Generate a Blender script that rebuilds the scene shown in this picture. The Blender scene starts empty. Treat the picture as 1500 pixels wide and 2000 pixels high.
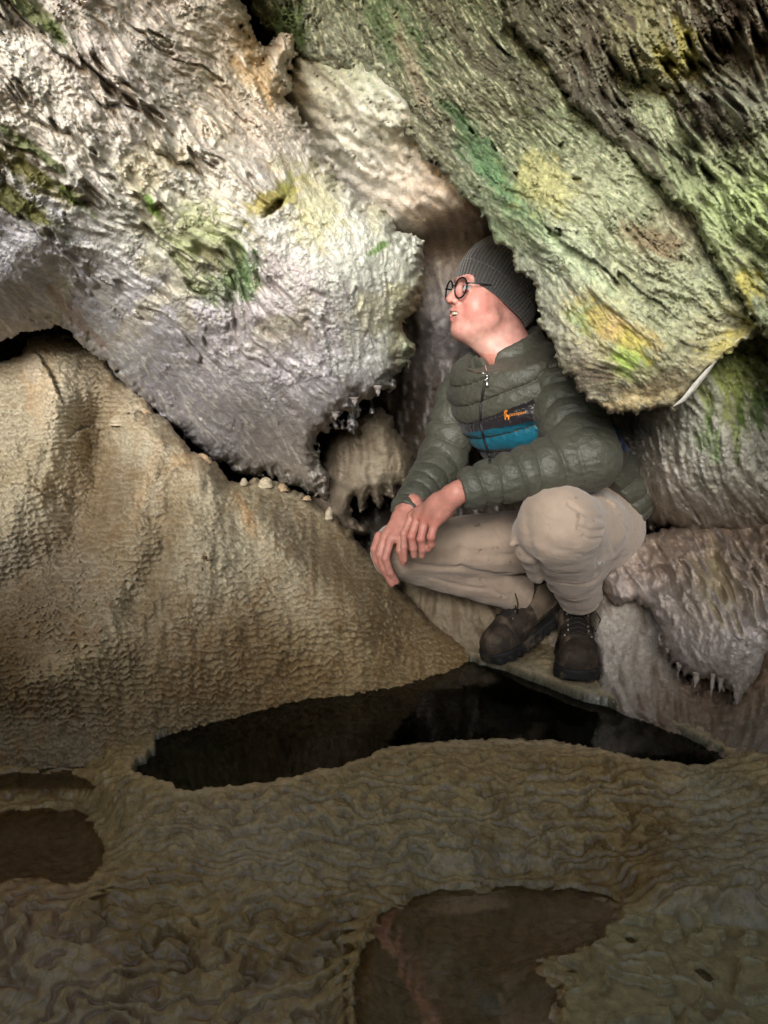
import bpy, math, random, time
import numpy as np
from mathutils import Vector, Matrix

T0 = time.time()
rad = math.radians
scene = bpy.context.scene
COL = scene.collection

# ------------------------------------------------------------ camera, world, sun, exposure
CAMZ, PITCH, FPX = 0.80, rad(10), 1444.0
cam_d = bpy.data.cameras.new('camera'); cam = bpy.data.objects.new('camera', cam_d); COL.objects.link(cam)
cam.location = (0, 0, CAMZ); cam.rotation_euler = (rad(90) - PITCH, 0, 0)
cam_d.sensor_fit = 'VERTICAL'; cam_d.sensor_height = 36; cam_d.lens = 26; cam_d.clip_start = 0.02; cam_d.clip_end = 500
scene.camera = cam

SUN_EL, SUN_AZ = rad(14.5), rad(-11)      # azimuth measured from straight behind the camera, negative = from the left
world = bpy.data.worlds.new('World'); scene.world = world; world.use_nodes = True
wn = world.node_tree.nodes; wl = world.node_tree.links
sky = wn.new('ShaderNodeTexSky'); sky.sky_type = 'NISHITA'; sky.sun_disc = False
sky.sun_elevation = SUN_EL
sdir = Vector((math.sin(SUN_AZ) * math.cos(SUN_EL), -math.cos(SUN_AZ) * math.cos(SUN_EL), math.sin(SUN_EL)))
sky.sun_rotation = math.atan2(sdir.x, sdir.y)
wn['Background'].inputs['Strength'].default_value = 0.085
wl.new(sky.outputs[0], wn['Background'].inputs['Color'])
sun_d = bpy.data.lights.new('sun', 'SUN'); sun_d.energy = 1.5; sun_d.angle = rad(22); sun_d.color = (1, .985, .965)
sun = bpy.data.objects.new('sun', sun_d); COL.objects.link(sun)
sun.rotation_euler = sdir.to_track_quat('Z', 'Y').to_euler(); sun.location = (0, 0, 6)
scene.view_settings.view_transform = 'Standard'; scene.view_settings.look = 'None'
scene.view_settings.gamma = 1; scene.view_settings.use_curve_mapping = False
scene.view_settings.exposure = 1.66
scene.cycles.max_bounces = 6; scene.cycles.diffuse_bounces = 3; scene.cycles.glossy_bounces = 3
scene.cycles.transparent_max_bounces = 8; scene.cycles.transmission_bounces = 4
scene.cycles.caustics_reflective = False; scene.cycles.caustics_refractive = False

# ------------------------------------------------------------ maths helpers
CP, SP = math.cos(PITCH), math.sin(PITCH)
def W(px, py, d):
    """world point seen at pixel (px, py) of the 1500x2000 photo, d metres along the view axis"""
    px = np.asarray(px, float); py = np.asarray(py, float); d = np.asarray(d, float)
    a = (px - 750) / FPX; b = -(py - 1000) / FPX
    return np.stack(np.broadcast_arrays(a * d, d * (CP + b * SP), CAMZ + d * (-SP + b * CP)), -1)
def V3(px, py, d): return np.array(W(px, py, d))
def project(p):
    p = np.asarray(p); x = p[..., 0]; y = p[..., 1]; z = p[..., 2] - CAMZ
    d = y * CP - z * SP; u = y * SP + z * CP
    return 750 + FPX * x / d, 1000 - FPX * u / d, d
def depth_on_plane(py, z=0.0):
    b = -(np.asarray(py, float) - 1000) / FPX
    return (CAMZ - z) / (SP - b * CP)
def clip01(x): return np.clip(x, 0, 1)
def sstep(a, b, x):
    t = clip01((x - a) / (b - a)); return t * t * (3 - 2 * t)
def lerp(a, b, t): return a + (b - a) * t

def perlin(x, y, z=None, seed=0):
    z = np.zeros_like(x) if z is None else z
    xi, yi, zi = np.floor(x).astype(np.int64), np.floor(y).astype(np.int64), np.floor(z).astype(np.int64)
    xf, yf, zf = x - xi, y - yi, z - zi
    def fade(t): return t * t * t * (t * (t * 6 - 15) + 10)
    u, v, w = fade(xf), fade(yf), fade(zf)
    def grad(ix, iy, iz, fx, fy, fz):
        h = (ix * 374761393 + iy * 668265263 + iz * 2147483647 + seed * 1274126177) & 0xffffffff
        h = ((h ^ (h >> 13)) * 1274126177) & 0xffffffff
        h = (h ^ (h >> 16))
        a = (h & 1023) / 1023.0 * 2 * np.pi; c = ((h >> 10) & 1023) / 1023.0 * 2 - 1
        s = np.sqrt(1 - c * c)
        return fx * np.cos(a) * s + fy * np.sin(a) * s + fz * c
    r = 0
    for dx in (0, 1):
        for dy in (0, 1):
            for dz in (0, 1):
                ww = (u if dx else 1 - u) * (v if dy else 1 - v) * (w if dz else 1 - w)
                r = r + ww * grad(xi + dx, yi + dy, zi + dz, xf - dx, yf - dy, zf - dz)
    return r * 1.5
def fbm(x, y, z=None, o=4, seed=0):
    r = 0; a = 1; n = 0
    for i in range(o):
        f = 2 ** i
        r = r + a * perlin(x * f, y * f, None if z is None else z * f, seed + i * 17); n += a; a *= .5
    return r / n
def hash2(ix, iy, k):
    h = (ix * 374761393 + iy * 668265263 + k * 974711) & 0xffffffff
    h = ((h ^ (h >> 13)) * 1274126177) & 0xffffffff
    return ((h ^ (h >> 16)) & 0xffff) / 65535.0
def voronoi(x, y, jit=.8, seed=0):
    """F1, F2-F1, cell random"""
    xi, yi = np.floor(x).astype(np.int64), np.floor(y).astype(np.int64)
    f1 = np.full(x.shape, 9.); f2 = np.full(x.shape, 9.); cid = np.zeros(x.shape)
    for dx in (-1, 0, 1):
        for dy in (-1, 0, 1):
            cx, cy = xi + dx, yi + dy
            px = cx + .5 + jit * (hash2(cx, cy, seed + 1) - .5); py = cy + .5 + jit * (hash2(cx, cy, seed + 2) - .5)
            d = np.hypot(px - x, py - y)
            nf = d < f1
            f2 = np.where(nf, f1, np.minimum(f2, d)); cid = np.where(nf, hash2(cx, cy, seed + 3), cid); f1 = np.where(nf, d, f1)
    return f1, f2 - f1, cid

def fftnoise(shape, wl_lo, wl_hi=None, beta=0, seed=0):
    """band noise on a grid, wavelengths in cells, unit variance"""
    r = np.random.default_rng(seed)
    n = np.fft.rfft2(r.standard_normal(shape))
    fy = np.fft.fftfreq(shape[0])[:, None]; fx = np.fft.rfftfreq(shape[1])[None]
    f = np.sqrt(fx * fx + fy * fy) + 1e-9
    g = np.exp(-(f * wl_lo) ** 2 * .8)
    if wl_hi: g = g * (1 - np.exp(-(f * wl_hi) ** 2 * .8))
    if beta: g = g * f ** (-beta)
    g[0, 0] = 0
    o = np.fft.irfft2(n * g, s=shape)
    return o / o.std()
def bilin(A, y, x):
    h, w = A.shape[:2]
    y = np.clip(y, 0, h - 1.001); x = np.clip(x, 0, w - 1.001)
    yi = y.astype(np.int32); xi = x.astype(np.int32); fy = y - yi; fx = x - xi
    return (A[yi, xi] * (1 - fy) * (1 - fx) + A[yi + 1, xi] * fy * (1 - fx) + A[yi, xi + 1] * (1 - fy) * fx + A[yi + 1, xi + 1] * fy * fx)
def lic(N, ang, length, n=9):
    """smear noise N along the direction field ang (radians, image sense, y down) over +-length cells"""
    h, w = N.shape
    yy, xx = np.mgrid[0:h, 0:w].astype(np.float32)
    c, s = np.cos(ang), np.sin(ang)
    acc = N.copy(); st = length / n; tot = 1.
    for sg in (1, -1):
        y, x = yy.copy(), xx.copy()
        for i in range(n):
            ca = bilin(c, y, x); sa = bilin(s, y, x)
            y = y + sg * sa * st; x = x + sg * ca * st
            wgt = 1 - (i + 1) / (n + 1.)
            acc = acc + bilin(N, y, x) * wgt; tot += wgt
    acc = acc - acc.mean()
    return acc / acc.std()
def tps(pts, X, Y, smooth=0.0):
    p = np.array(pts, float); n = len(p); sc = 500.
    xy = p[:, :2] / sc; m = p.shape[1] - 2
    def K(r2): return np.where(r2 > 1e-12, .5 * r2 * np.log(r2 + 1e-12), 0)
    A = np.zeros((n + 3, n + 3)); d2 = ((xy[:, None] - xy[None]) ** 2).sum(-1)
    A[:n, :n] = K(d2) + smooth * np.eye(n); A[:n, n] = 1; A[:n, n + 1:] = xy; A[n, :n] = 1; A[n + 1:, :n] = xy.T
    b = np.zeros((n + 3, m)); b[:n] = p[:, 2:]
    c = np.linalg.solve(A, b)
    x = X / sc; y = Y / sc
    out = [c[n, k] + c[n + 1, k] * x + c[n + 2, k] * y for k in range(m)]
    for i in range(n):
        kk = K((x - xy[i, 0]) ** 2 + (y - xy[i, 1]) ** 2)
        for k in range(m): out[k] = out[k] + c[i, k] * kk
    return out[0] if m == 1 else np.stack(out, -1)
def gauss_mix(pts, X, Y, sig):
    """normalised gaussian blend of control colours (px, py, value...)"""
    p = np.array(pts, float); num = 0; den = 1e-9
    for q in p:
        w = np.exp(-((X - q[0]) ** 2 + (Y - q[1]) ** 2) / (2 * sig * sig)) + 1e-7 / (1 + ((X - q[0]) ** 2 + (Y - q[1]) ** 2) / sig ** 2)
        num = num + w[..., None] * q[2:]; den = den + w
    return num / np.asarray(den)[..., None]
def poly_sdf(poly, X, Y):
    """signed distance, positive inside"""
    P = np.array(poly, float); d = np.full(X.shape, 1e9); inside = np.zeros(X.shape, bool)
    for i in range(len(P)):
        a, b = P[i], P[(i + 1) % len(P)]
        e = b - a; L = max((e ** 2).sum(), 1e-9)
        t = clip01(((X - a[0]) * e[0] + (Y - a[1]) * e[1]) / L)
        dd = (X - a[0] - t * e[0]) ** 2 + (Y - a[1] - t * e[1]) ** 2
        d = np.minimum(d, dd)
        c = ((a[1] > Y) != (b[1] > Y))
        xx = a[0] + (Y - a[1]) * e[0] / (e[1] if abs(e[1]) > 1e-9 else 1e-9)
        inside ^= c & (X < xx)
    d = np.sqrt(d)
    return np.where(inside, d, -d)
_poly0 = poly_sdf
def blob(X, Y, cx, cy, rx, ry, ang=0, nz=None, amp=.35, soft=.35):
    c, s = math.cos(rad(ang)), math.sin(rad(ang))
    u = ((X - cx) * c + (Y - cy) * s) / rx; v = (-(X - cx) * s + (Y - cy) * c) / ry
    r = np.hypot(u, v)
    if nz is not None: r = r + nz * amp
    return 1 - sstep(1 - soft, 1 + soft, r)

# ------------------------------------------------------------ mesh and object helpers
def mesh_np(name, co, faces, mat=None, colors=None, smooth=True, parent=None):
    me = bpy.data.meshes.new(name)
    co = np.ascontiguousarray(co, np.float32).reshape(-1, 3)
    me.vertices.add(len(co)); me.vertices.foreach_set('co', co.ravel())
    if isinstance(faces, (list, tuple)) and not isinstance(faces[0], np.ndarray):
        tot = np.array([len(f) for f in faces], np.int32); lp = np.concatenate([np.asarray(f, np.int32) for f in faces])
    else:
        fa = faces if isinstance(faces, (list, tuple)) else [faces]
        tot = np.concatenate([np.full(len(f), f.shape[1], np.int32) for f in fa if len(f)])
        lp = np.concatenate([f.ravel() for f in fa if len(f)]).astype(np.int32)
    st = np.concatenate([[0], np.cumsum(tot)[:-1]]).astype(np.int32)
    me.loops.add(len(lp)); me.loops.foreach_set('vertex_index', lp)
    me.polygons.add(len(tot)); me.polygons.foreach_set('loop_start', st); me.polygons.foreach_set('loop_total', tot)
    me.polygons.foreach_set('use_smooth', np.full(len(tot), smooth))
    me.update(calc_edges=True)
    if colors is not None:
        at = me.attributes.new('Col', 'FLOAT_COLOR', 'POINT')
        c = np.ones((len(co), 4), np.float32); c[:, :colors.shape[-1]] = colors.reshape(len(co), -1)
        at.data.foreach_set('color', c.ravel())
    if mat: me.materials.append(mat)
    o = bpy.data.objects.new(name, me); COL.objects.link(o)
    if parent is not None: o.parent = parent; 
    return o
def tag(o, label=None, cat=None, group=None, kind=None):
    if label: o['label'] = label
    if cat: o['category'] = cat
    if group: o['group'] = group
    if kind: o['kind'] = kind
    return o
def empty(name, loc=(0, 0, 0)):
    e = bpy.data.objects.new(name, None); e.empty_display_size = .05; COL.objects.link(e); e.location = loc
    return e
def adopt(child, par):
    """parent without moving the child's world placement (parents are plain translations)"""
    child.parent = par; child.location = Vector(child.location) - Vector(par.location)
    return child

# ------------------------------------------------------------ materials
def node_mat(name):
    m = bpy.data.materials.new(name); m.use_nodes = True
    nt = m.node_tree; return m, nt.nodes, nt.links, nt.nodes['Principled BSDF']
def rock_material(name, rough=(.35, .75), bump=.5, fine=420., mid=90., spec=.5, var=.35, wet=0., tint=(1, 1, 1)):
    m, n, l, b = node_mat(name)
    at = n.new('ShaderNodeAttribute'); at.attribute_name = 'Col'
    tc = n.new('ShaderNodeTexCoord')
    n1 = n.new('ShaderNodeTexNoise'); n1.inputs['Scale'].default_value = mid; n1.inputs['Detail'].default_value = 8; n1.inputs['Roughness'].default_value = .65
    n2 = n.new('ShaderNodeTexNoise'); n2.inputs['Scale'].default_value = fine; n2.inputs['Detail'].default_value = 4; n2.inputs['Roughness'].default_value = .7
    vo = n.new('ShaderNodeTexVoronoi'); vo.inputs['Scale'].default_value = fine * .55
    for q in (n1, n2, vo): l.new(tc.outputs['Object'], q.inputs['Vector'])
    mr = n.new('ShaderNodeMapRange'); mr.inputs['From Min'].default_value = .3; mr.inputs['From Max'].default_value = .7
    mr.inputs['To Min'].default_value = 1 - var; mr.inputs['To Max'].default_value = 1 + var
    l.new(n1.outputs['Fac'], mr.inputs['Value'])
    mx = n.new('ShaderNodeVectorMath'); mx.operation = 'SCALE'
    l.new(at.outputs['Color'], mx.inputs[0]); l.new(mr.outputs[0], mx.inputs['Scale'])
    mt = n.new('ShaderNodeVectorMath'); mt.operation = 'MULTIPLY'; mt.inputs[1].default_value = tint
    l.new(mx.outputs[0], mt.inputs[0])
    l.new(mt.outputs[0], b.inputs['Base Color'])
    r2 = n.new('ShaderNodeMapRange'); r2.inputs['From Min'].default_value = .35; r2.inputs['From Max'].default_value = .65
    r2.inputs['To Min'].default_value = rough[0]; r2.inputs['To Max'].default_value = rough[1]
    n3 = n.new('ShaderNodeTexNoise'); n3.inputs['Scale'].default_value = mid * .5; n3.inputs['Detail'].default_value = 3
    l.new(tc.outputs['Object'], n3.inputs['Vector'])
    l.new(n3.outputs['Fac'], r2.inputs['Value']); l.new(r2.outputs[0], b.inputs['Roughness'])
    b.inputs['Specular IOR Level'].default_value = spec
    if wet: b.inputs['Coat Weight'].default_value = wet; b.inputs['Coat Roughness'].default_value = .12
    ad = n.new('ShaderNodeMath'); ad.operation = 'ADD'; l.new(n1.outputs['Fac'], ad.inputs[0])
    sc = n.new('ShaderNodeMath'); sc.operation = 'MULTIPLY'; sc.inputs[1].default_value = .45
    l.new(n2.outputs['Fac'], sc.inputs[0]); l.new(sc.outputs[0], ad.inputs[1])
    ad2 = n.new('ShaderNodeMath'); ad2.operation = 'ADD'; l.new(ad.outputs[0], ad2.inputs[0])
    sv = n.new('ShaderNodeMath'); sv.operation = 'MULTIPLY'; sv.inputs[1].default_value = .3
    l.new(vo.outputs['Distance'], sv.inputs[0]); l.new(sv.outputs[0], ad2.inputs[1])
    bp = n.new('ShaderNodeBump'); bp.inputs['Strength'].default_value = bump; bp.inputs['Distance'].default_value = .006
    l.new(ad2.outputs[0], bp.inputs['Height']); l.new(bp.outputs[0], b.inputs['Normal'])
    return m
def plain_material(name, col, rough=.6, metal=0., bump=0., bscale=300., var=.15, vscale=40., sheen=0., spec=.5, coat=0.):
    m, n, l, b = node_mat(name)
    tc = n.new('ShaderNodeTexCoord')
    n1 = n.new('ShaderNodeTexNoise'); n1.inputs['Scale'].default_value = vscale; n1.inputs['Detail'].default_value = 5
    l.new(tc.outputs['Object'], n1.inputs['Vector'])
    mr = n.new('ShaderNodeMapRange'); mr.inputs['From Min'].default_value = .3; mr.inputs['From Max'].default_value = .7
    mr.inputs['To Min'].default_value = 1 - var; mr.inputs['To Max'].default_value = 1 + var
    l.new(n1.outputs['Fac'], mr.inputs['Value'])
    mx = n.new('ShaderNodeVectorMath'); mx.operation = 'SCALE'; mx.inputs[0].default_value = col[:3]
    l.new(mr.outputs[0], mx.inputs['Scale']); l.new(mx.outputs[0], b.inputs['Base Color'])
    b.inputs['Roughness'].default_value = rough; b.inputs['Metallic'].default_value = metal
    b.inputs['Specular IOR Level'].default_value = spec
    b.inputs['Sheen Weight'].default_value = sheen; b.inputs['Coat Weight'].default_value = coat
    if bump:
        n2 = n.new('ShaderNodeTexNoise'); n2.inputs['Scale'].default_value = bscale; n2.inputs['Detail'].default_value = 4
        l.new(tc.outputs['Object'], n2.inputs['Vector'])
        bp = n.new('ShaderNodeBump'); bp.inputs['Strength'].default_value = bump; bp.inputs['Distance'].default_value = .003
        l.new(n2.outputs['Fac'], bp.inputs['Height']); l.new(bp.outputs[0], b.inputs['Normal'])
    return m

# ------------------------------------------------------------ rock masses
def rock(name, poly, box, step, dpts, mat, hfn, cfn, curl=(60, .25), jag=5, skirt=.5, edge_seed=1, tp=0.0, inset=60, drips=None):
    """a rock mass: front face over the outline at its own distances, rolled back at the rim and closed behind by receding walls"""
    x0, y0, x1, y1 = box
    xs = np.arange(x0, x1 + step, step); ys = np.arange(y0, y1 + step, step)
    X, Y = np.meshgrid(xs, ys); shp = X.shape
    D = tps(dpts, X, Y, tp)
    s = poly_sdf(poly, X, Y)
    s = s + jag * (fftnoise(shp, 14 / step, 160 / step, 1.2, edge_seed) * .8 + fftnoise(shp, 6 / step, 40 / step, .6, edge_seed + 1) * .28)
    if drips is not None: s = s + drips(X, Y)
    r, k = curl
    t = clip01(1 - s / r); t = np.where(s < 0, 1, t)
    D = D + k * (1 - np.sqrt(1 - t * t * .995))
    H = hfn(X, Y, shp, step, s)
    H = H * (.12 + .88 * sstep(0, 42, s))
    D2 = D - H
    C = cfn(X, Y, shp, step, H, s)
    # drop what lies outside, pull the rim vertices onto the contour
    ins = s >= 0
    s0 = _poly0(poly, X, Y); gy0, gx0 = np.gradient(s0, step); g0 = np.hypot(gx0, gy0) + 1e-6
    gy, gx = np.gradient(s, step); g = np.hypot(gx, gy) + 1e-6
    cell = ins[:-1, :-1] | ins[1:, :-1] | ins[:-1, 1:] | ins[1:, 1:]
    mv = ~ins
    dd = np.clip(-s / g, 0, step * 1.5)
    X2 = np.where(mv, X + gx / g * dd, X); Y2 = np.where(mv, Y + gy / g * dd, Y)
    idx = np.arange(X.size).reshape(shp)
    q = np.stack([idx[:-1, :-1][cell], idx[1:, :-1][cell], idx[1:, 1:][cell], idx[:-1, 1:][cell]], -1)
    used = np.unique(q); remap = np.full(X.size, -1); remap[used] = np.arange(len(used)); q = remap[q]
    px = X2.ravel()[used]; py = Y2.ravel()[used]; d = D2.ravel()[used]; c = C.reshape(-1, 3)[used]
    sgx = (gx0 / g0).ravel()[used]; sgy = (gy0 / g0).ravel()[used]
    # boundary edges
    e = np.concatenate([q[:, [0, 1]], q[:, [1, 2]], q[:, [2, 3]], q[:, [3, 0]]])
    key = np.minimum(e[:, 0], e[:, 1]).astype(np.int64) * 10 ** 7 + np.maximum(e[:, 0], e[:, 1])
    _, inv, cnt = np.unique(key, return_inverse=True, return_counts=True)
    be = e[cnt[inv] == 1]
    bv = np.unique(be); n0 = len(px)
    rings = [(skirt * .25, inset * .1), (skirt * .6, inset * .45), (skirt, inset)]
    faces = [q]; prev = np.full(n0, -1); prev[bv] = bv; PX = [px]; PY = [py]; DD = [d]; CC = [c]; base = n0
    cur = prev.copy()
    for (dk, ii) in rings:
        new = np.full(n0, -1); new[bv] = base + np.arange(len(bv)); base += len(bv)
        PX.append(px[bv] + sgx[bv] * ii); PY.append(py[bv] + sgy[bv] * ii); DD.append(d[bv] + dk); CC.append(c[bv] * .8)
        faces.append(np.stack([cur[be[:, 1]], cur[be[:, 0]], new[be[:, 0]], new[be[:, 1]]], -1)); cur = new
    P = W(np.concatenate(PX), np.concatenate(PY), np.concatenate(DD))
    o = mesh_np(name, P, np.concatenate(faces), mat, np.concatenate(CC))
    print('rock', name, len(P), round(time.time() - T0, 1))
    return o
def ridge(n, sharp=1.): return 1 - np.abs(n) ** sharp
# ------------------------------------------------------------ the cave
M_pale = rock_material('pale_calcite', rough=(.5, .9), bump=.55, var=.28)
M_green = rock_material('algae_rock', rough=(.45, .85), bump=.7, var=.5, mid=70)
M_flow = rock_material('flowstone', rough=(.4, .75), bump=.4, var=.22, mid=60, fine=500)
M_wall = rock_material('wall_rock', rough=(.4, .8), bump=.6, var=.3)
M_floor = rock_material('rimstone', rough=(.16, .5), wet=.25, bump=.3, var=.3, mid=55, fine=380)

def folds(X, Y, shp, step, ang, seed, big=.03, mid=.012, led=.012, fine=.004, per=46, big_wl=170, pit=0.):
    """relief in metres that follows the bedding direction: swells, flutes, stepped lips and fine wrinkles"""
    a = ang + .20 * fftnoise(shp, 70 / step, None, .8, seed + 8)
    B = fftnoise(shp, big_wl / step, None, 1.0, seed)
    M = lic(fftnoise(shp, 15 / step, 80 / step, .5, seed + 1), a, 34 / step)
    I = fftnoise(shp, 22 / step, 110 / step, .6, seed + 7)
    F = lic(fftnoise(shp, 5 / step, 26 / step, .2, seed + 2), a, 11 / step, 4)
    F2 = fftnoise(shp, 3.5 / step, 22 / step, .5, seed + 3)
    L = lic(fftnoise(shp, 36 / step, None, 1.2, seed + 4), a, 100 / step)
    c = L * 1.5 + B * .9 + .10 * F2 + .12 * M
    fr = c - np.floor(c)
    lip = np.where(fr < .80, (fr / .80) ** 1.8, 1 - sstep(.80, 1, fr))
    c2 = L * 3.1 - B * 1.3 + .3 * M + .15 * F; fr2 = c2 - np.floor(c2)
    lip2 = np.where(fr2 < .7, (fr2 / .7) ** 1.6, 1 - sstep(.7, 1, fr2))
    n5 = fftnoise(shp, 50 / step, None, .8, seed + 5)
    amp = sstep(-.6, 1.2, n5); amp2 = sstep(-.4, 1.0, -n5)
    ck = L * 1.1 + .35 * M - .2 * B; ck2 = lic(fftnoise(shp, 20 / step, 120 / step, .8, seed + 9), a, 70 / step)
    crack = np.exp(-(ck / .045) ** 2) * sstep(-.2, 1., n5) + .8 * np.exp(-(ck2 / .05) ** 2) * sstep(.2, 1.2, -n5)
    H = big * B + mid * (.30 * M + .20 * I - .12 * np.abs(I) + .28 * ck2) + led * lip * amp + .45 * led * lip2 * amp2 - fine * 2.2 * crack + fine * .46 * (.5 * (1 - np.abs(F)) + .36 * F2 + .3 * F * amp)
    folds.crack = crack
    if pit:
        P = lic(fftnoise(shp, 7 / step, 30 / step, 0, seed + 6), a, 14 / step, 4)
        H = H - pit * sstep(1.3, 2.4, P)
    return H, M, F, L, lip

def mixc(C, col, m): return C + (np.array(col) - C) * clip01(m)[..., None]

# ---- far wall of the chamber
def wall_h(X, Y, shp, step, s):
    ang = rad(1) * tps([(600, 100, 50), (800, 350, 55), (900, 420, 62), (700, 300, 42), (850, 650, 80), (850, 900, 85), (1300, 850, 68), (1450, 900, 60), (1000, 1200, 88), (0, 900, 60), (1500, 300, 50)], X, Y)
    H, M, F, L, lip = folds(X, Y, shp, step, ang, 11, .035, .012, .016, .005, pit=.012)
    wall_h.f = (M, F, L, lip); return H
def wall_c(X, Y, shp, step, H, s):
    M, F, L, lip = wall_h.f
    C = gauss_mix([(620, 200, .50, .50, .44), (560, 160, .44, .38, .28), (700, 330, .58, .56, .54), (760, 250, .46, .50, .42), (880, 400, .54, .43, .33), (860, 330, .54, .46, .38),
                   (840, 620, .36, .34, .36), (850, 520, .44, .38, .32), (830, 760, .13, .09, .06), (850, 900, .07, .05, .035), (700, 1000, .10, .08, .06), (1250, 850, .36, .33, .28), (1350, 950, .42, .38, .33),  # near-black points in the recess: its shade is put into the wall colour
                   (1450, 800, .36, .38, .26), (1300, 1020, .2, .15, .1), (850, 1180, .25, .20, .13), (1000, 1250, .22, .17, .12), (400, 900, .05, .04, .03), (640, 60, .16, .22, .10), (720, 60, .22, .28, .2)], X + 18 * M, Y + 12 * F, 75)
    C = mixc(C, (.62, .60, .58), sstep(.6, 2.2, F + .5 * M) * .55)
    C = mixc(C, (.30, .19, .10), sstep(.5, 1.8, L) * .35)
    return C * (1 + .18 * M[..., None] * .6)
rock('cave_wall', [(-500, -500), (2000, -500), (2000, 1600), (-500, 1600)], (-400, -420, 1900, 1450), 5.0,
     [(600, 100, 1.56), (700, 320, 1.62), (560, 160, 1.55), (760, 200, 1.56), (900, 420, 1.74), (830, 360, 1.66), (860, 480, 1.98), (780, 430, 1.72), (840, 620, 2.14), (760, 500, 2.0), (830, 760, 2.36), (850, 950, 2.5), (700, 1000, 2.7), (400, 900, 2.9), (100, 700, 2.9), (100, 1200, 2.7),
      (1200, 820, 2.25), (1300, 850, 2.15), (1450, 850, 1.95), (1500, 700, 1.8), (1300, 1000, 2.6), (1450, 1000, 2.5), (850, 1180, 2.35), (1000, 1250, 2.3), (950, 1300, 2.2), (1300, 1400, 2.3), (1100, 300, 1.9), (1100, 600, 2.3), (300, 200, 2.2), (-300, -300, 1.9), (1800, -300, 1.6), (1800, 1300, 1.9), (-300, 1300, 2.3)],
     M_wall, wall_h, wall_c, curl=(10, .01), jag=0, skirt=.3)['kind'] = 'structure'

# ---- rock wall on the right below the boulder
def rw_h(X, Y, shp, step, s):
    ang = rad(1) * tps([(1250, 850, 72), (1450, 900, 62), (1450, 720, 60), (1300, 950, 70)], X, Y)
    H, M, F, L, lip = folds(X, Y, shp, step, ang, 31, .02, .011, .012, .006, pit=.014); rw_h.f = (M, F, L, lip); return H
def rw_c(X, Y, shp, step, H, s):
    M, F, L, lip = rw_h.f
    C = gauss_mix([(1230, 850, .40, .36, .30), (1300, 780, .34, .35, .28), (1350, 950, .50, .46, .40), (1450, 740, .36, .40, .22), (1480, 900, .44, .42, .34), (1260, 950, .34, .28, .21), (1280, 1010, .2, .15, .10), (1400, 1030, .2, .15, .10), (1500, 1040, .22, .17, .12), (1400, 850, .46, .45, .38)], X + 15 * M, Y + 10 * F, 60)  # brown points along the foot: shade under the boulder put into the colour
    C = mixc(C, (.36, .42, .10), blob(X, Y, 1440, 740, 50, 90, 10, M, .4, .5) * .8)
    C = mixc(C, (.10, .18, .04), blob(X, Y, 1480, 800, 28, 40, 40, M, .5, .4) * .8)
    C = mixc(C, (.2, .32, .12), blob(X, Y, 1390, 860, 22, 40, 0, M, .5, .4) * .6)
    C = mixc(C, (.7, .68, .64), sstep(.5, 2., F) * .5)
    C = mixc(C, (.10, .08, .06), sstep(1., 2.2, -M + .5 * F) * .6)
    return C
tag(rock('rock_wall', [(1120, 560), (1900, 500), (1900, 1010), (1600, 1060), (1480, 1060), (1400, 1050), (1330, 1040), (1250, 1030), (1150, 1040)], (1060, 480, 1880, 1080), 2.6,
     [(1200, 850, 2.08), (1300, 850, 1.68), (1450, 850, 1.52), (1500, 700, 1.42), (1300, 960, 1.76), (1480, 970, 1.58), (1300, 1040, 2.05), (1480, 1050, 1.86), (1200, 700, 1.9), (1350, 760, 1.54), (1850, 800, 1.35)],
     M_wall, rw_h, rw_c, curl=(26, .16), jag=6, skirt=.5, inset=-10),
     'grey craggy rock face with green streaks, behind the crouching man\'s back at the right', 'rock wall')

# ---- shaggy fluted wall behind the boots
def lw_h(X, Y, shp, step, s):
    H, M, F, L, lip = folds(X, Y, shp, step, rad(86) + 0 * X, 51, .012, .012, .003, .003)
    v = Y / 9 + M * .25 + fftnoise(shp, 30 / step, None, .5, 55); lw_h.f = (M, F, L, lip)
    return H + .0045 * np.abs(np.sin(v * np.pi)) * sstep(1180, 1260, Y)
def lw_c(X, Y, shp, step, H, s):
    M, F, L, lip = lw_h.f
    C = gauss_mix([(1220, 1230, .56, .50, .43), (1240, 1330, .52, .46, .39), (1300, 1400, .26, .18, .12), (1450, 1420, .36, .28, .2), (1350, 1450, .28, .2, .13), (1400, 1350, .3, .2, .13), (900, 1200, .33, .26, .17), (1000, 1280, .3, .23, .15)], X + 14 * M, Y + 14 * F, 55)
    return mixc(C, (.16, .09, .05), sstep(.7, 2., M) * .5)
def lw_dr(X, Y):
    return 0 * X
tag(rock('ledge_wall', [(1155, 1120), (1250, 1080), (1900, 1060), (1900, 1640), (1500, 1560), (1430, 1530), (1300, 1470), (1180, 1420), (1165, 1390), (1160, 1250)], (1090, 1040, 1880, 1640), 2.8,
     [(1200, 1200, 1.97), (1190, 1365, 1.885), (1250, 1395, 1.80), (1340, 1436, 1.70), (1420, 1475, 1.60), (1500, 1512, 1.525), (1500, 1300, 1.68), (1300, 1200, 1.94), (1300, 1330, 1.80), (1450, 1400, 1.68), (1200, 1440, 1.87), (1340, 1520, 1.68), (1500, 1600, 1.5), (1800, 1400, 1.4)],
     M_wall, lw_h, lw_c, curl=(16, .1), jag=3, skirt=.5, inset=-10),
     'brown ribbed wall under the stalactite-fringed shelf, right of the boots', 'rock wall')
def bw_dr(X, Y): return 0
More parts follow.
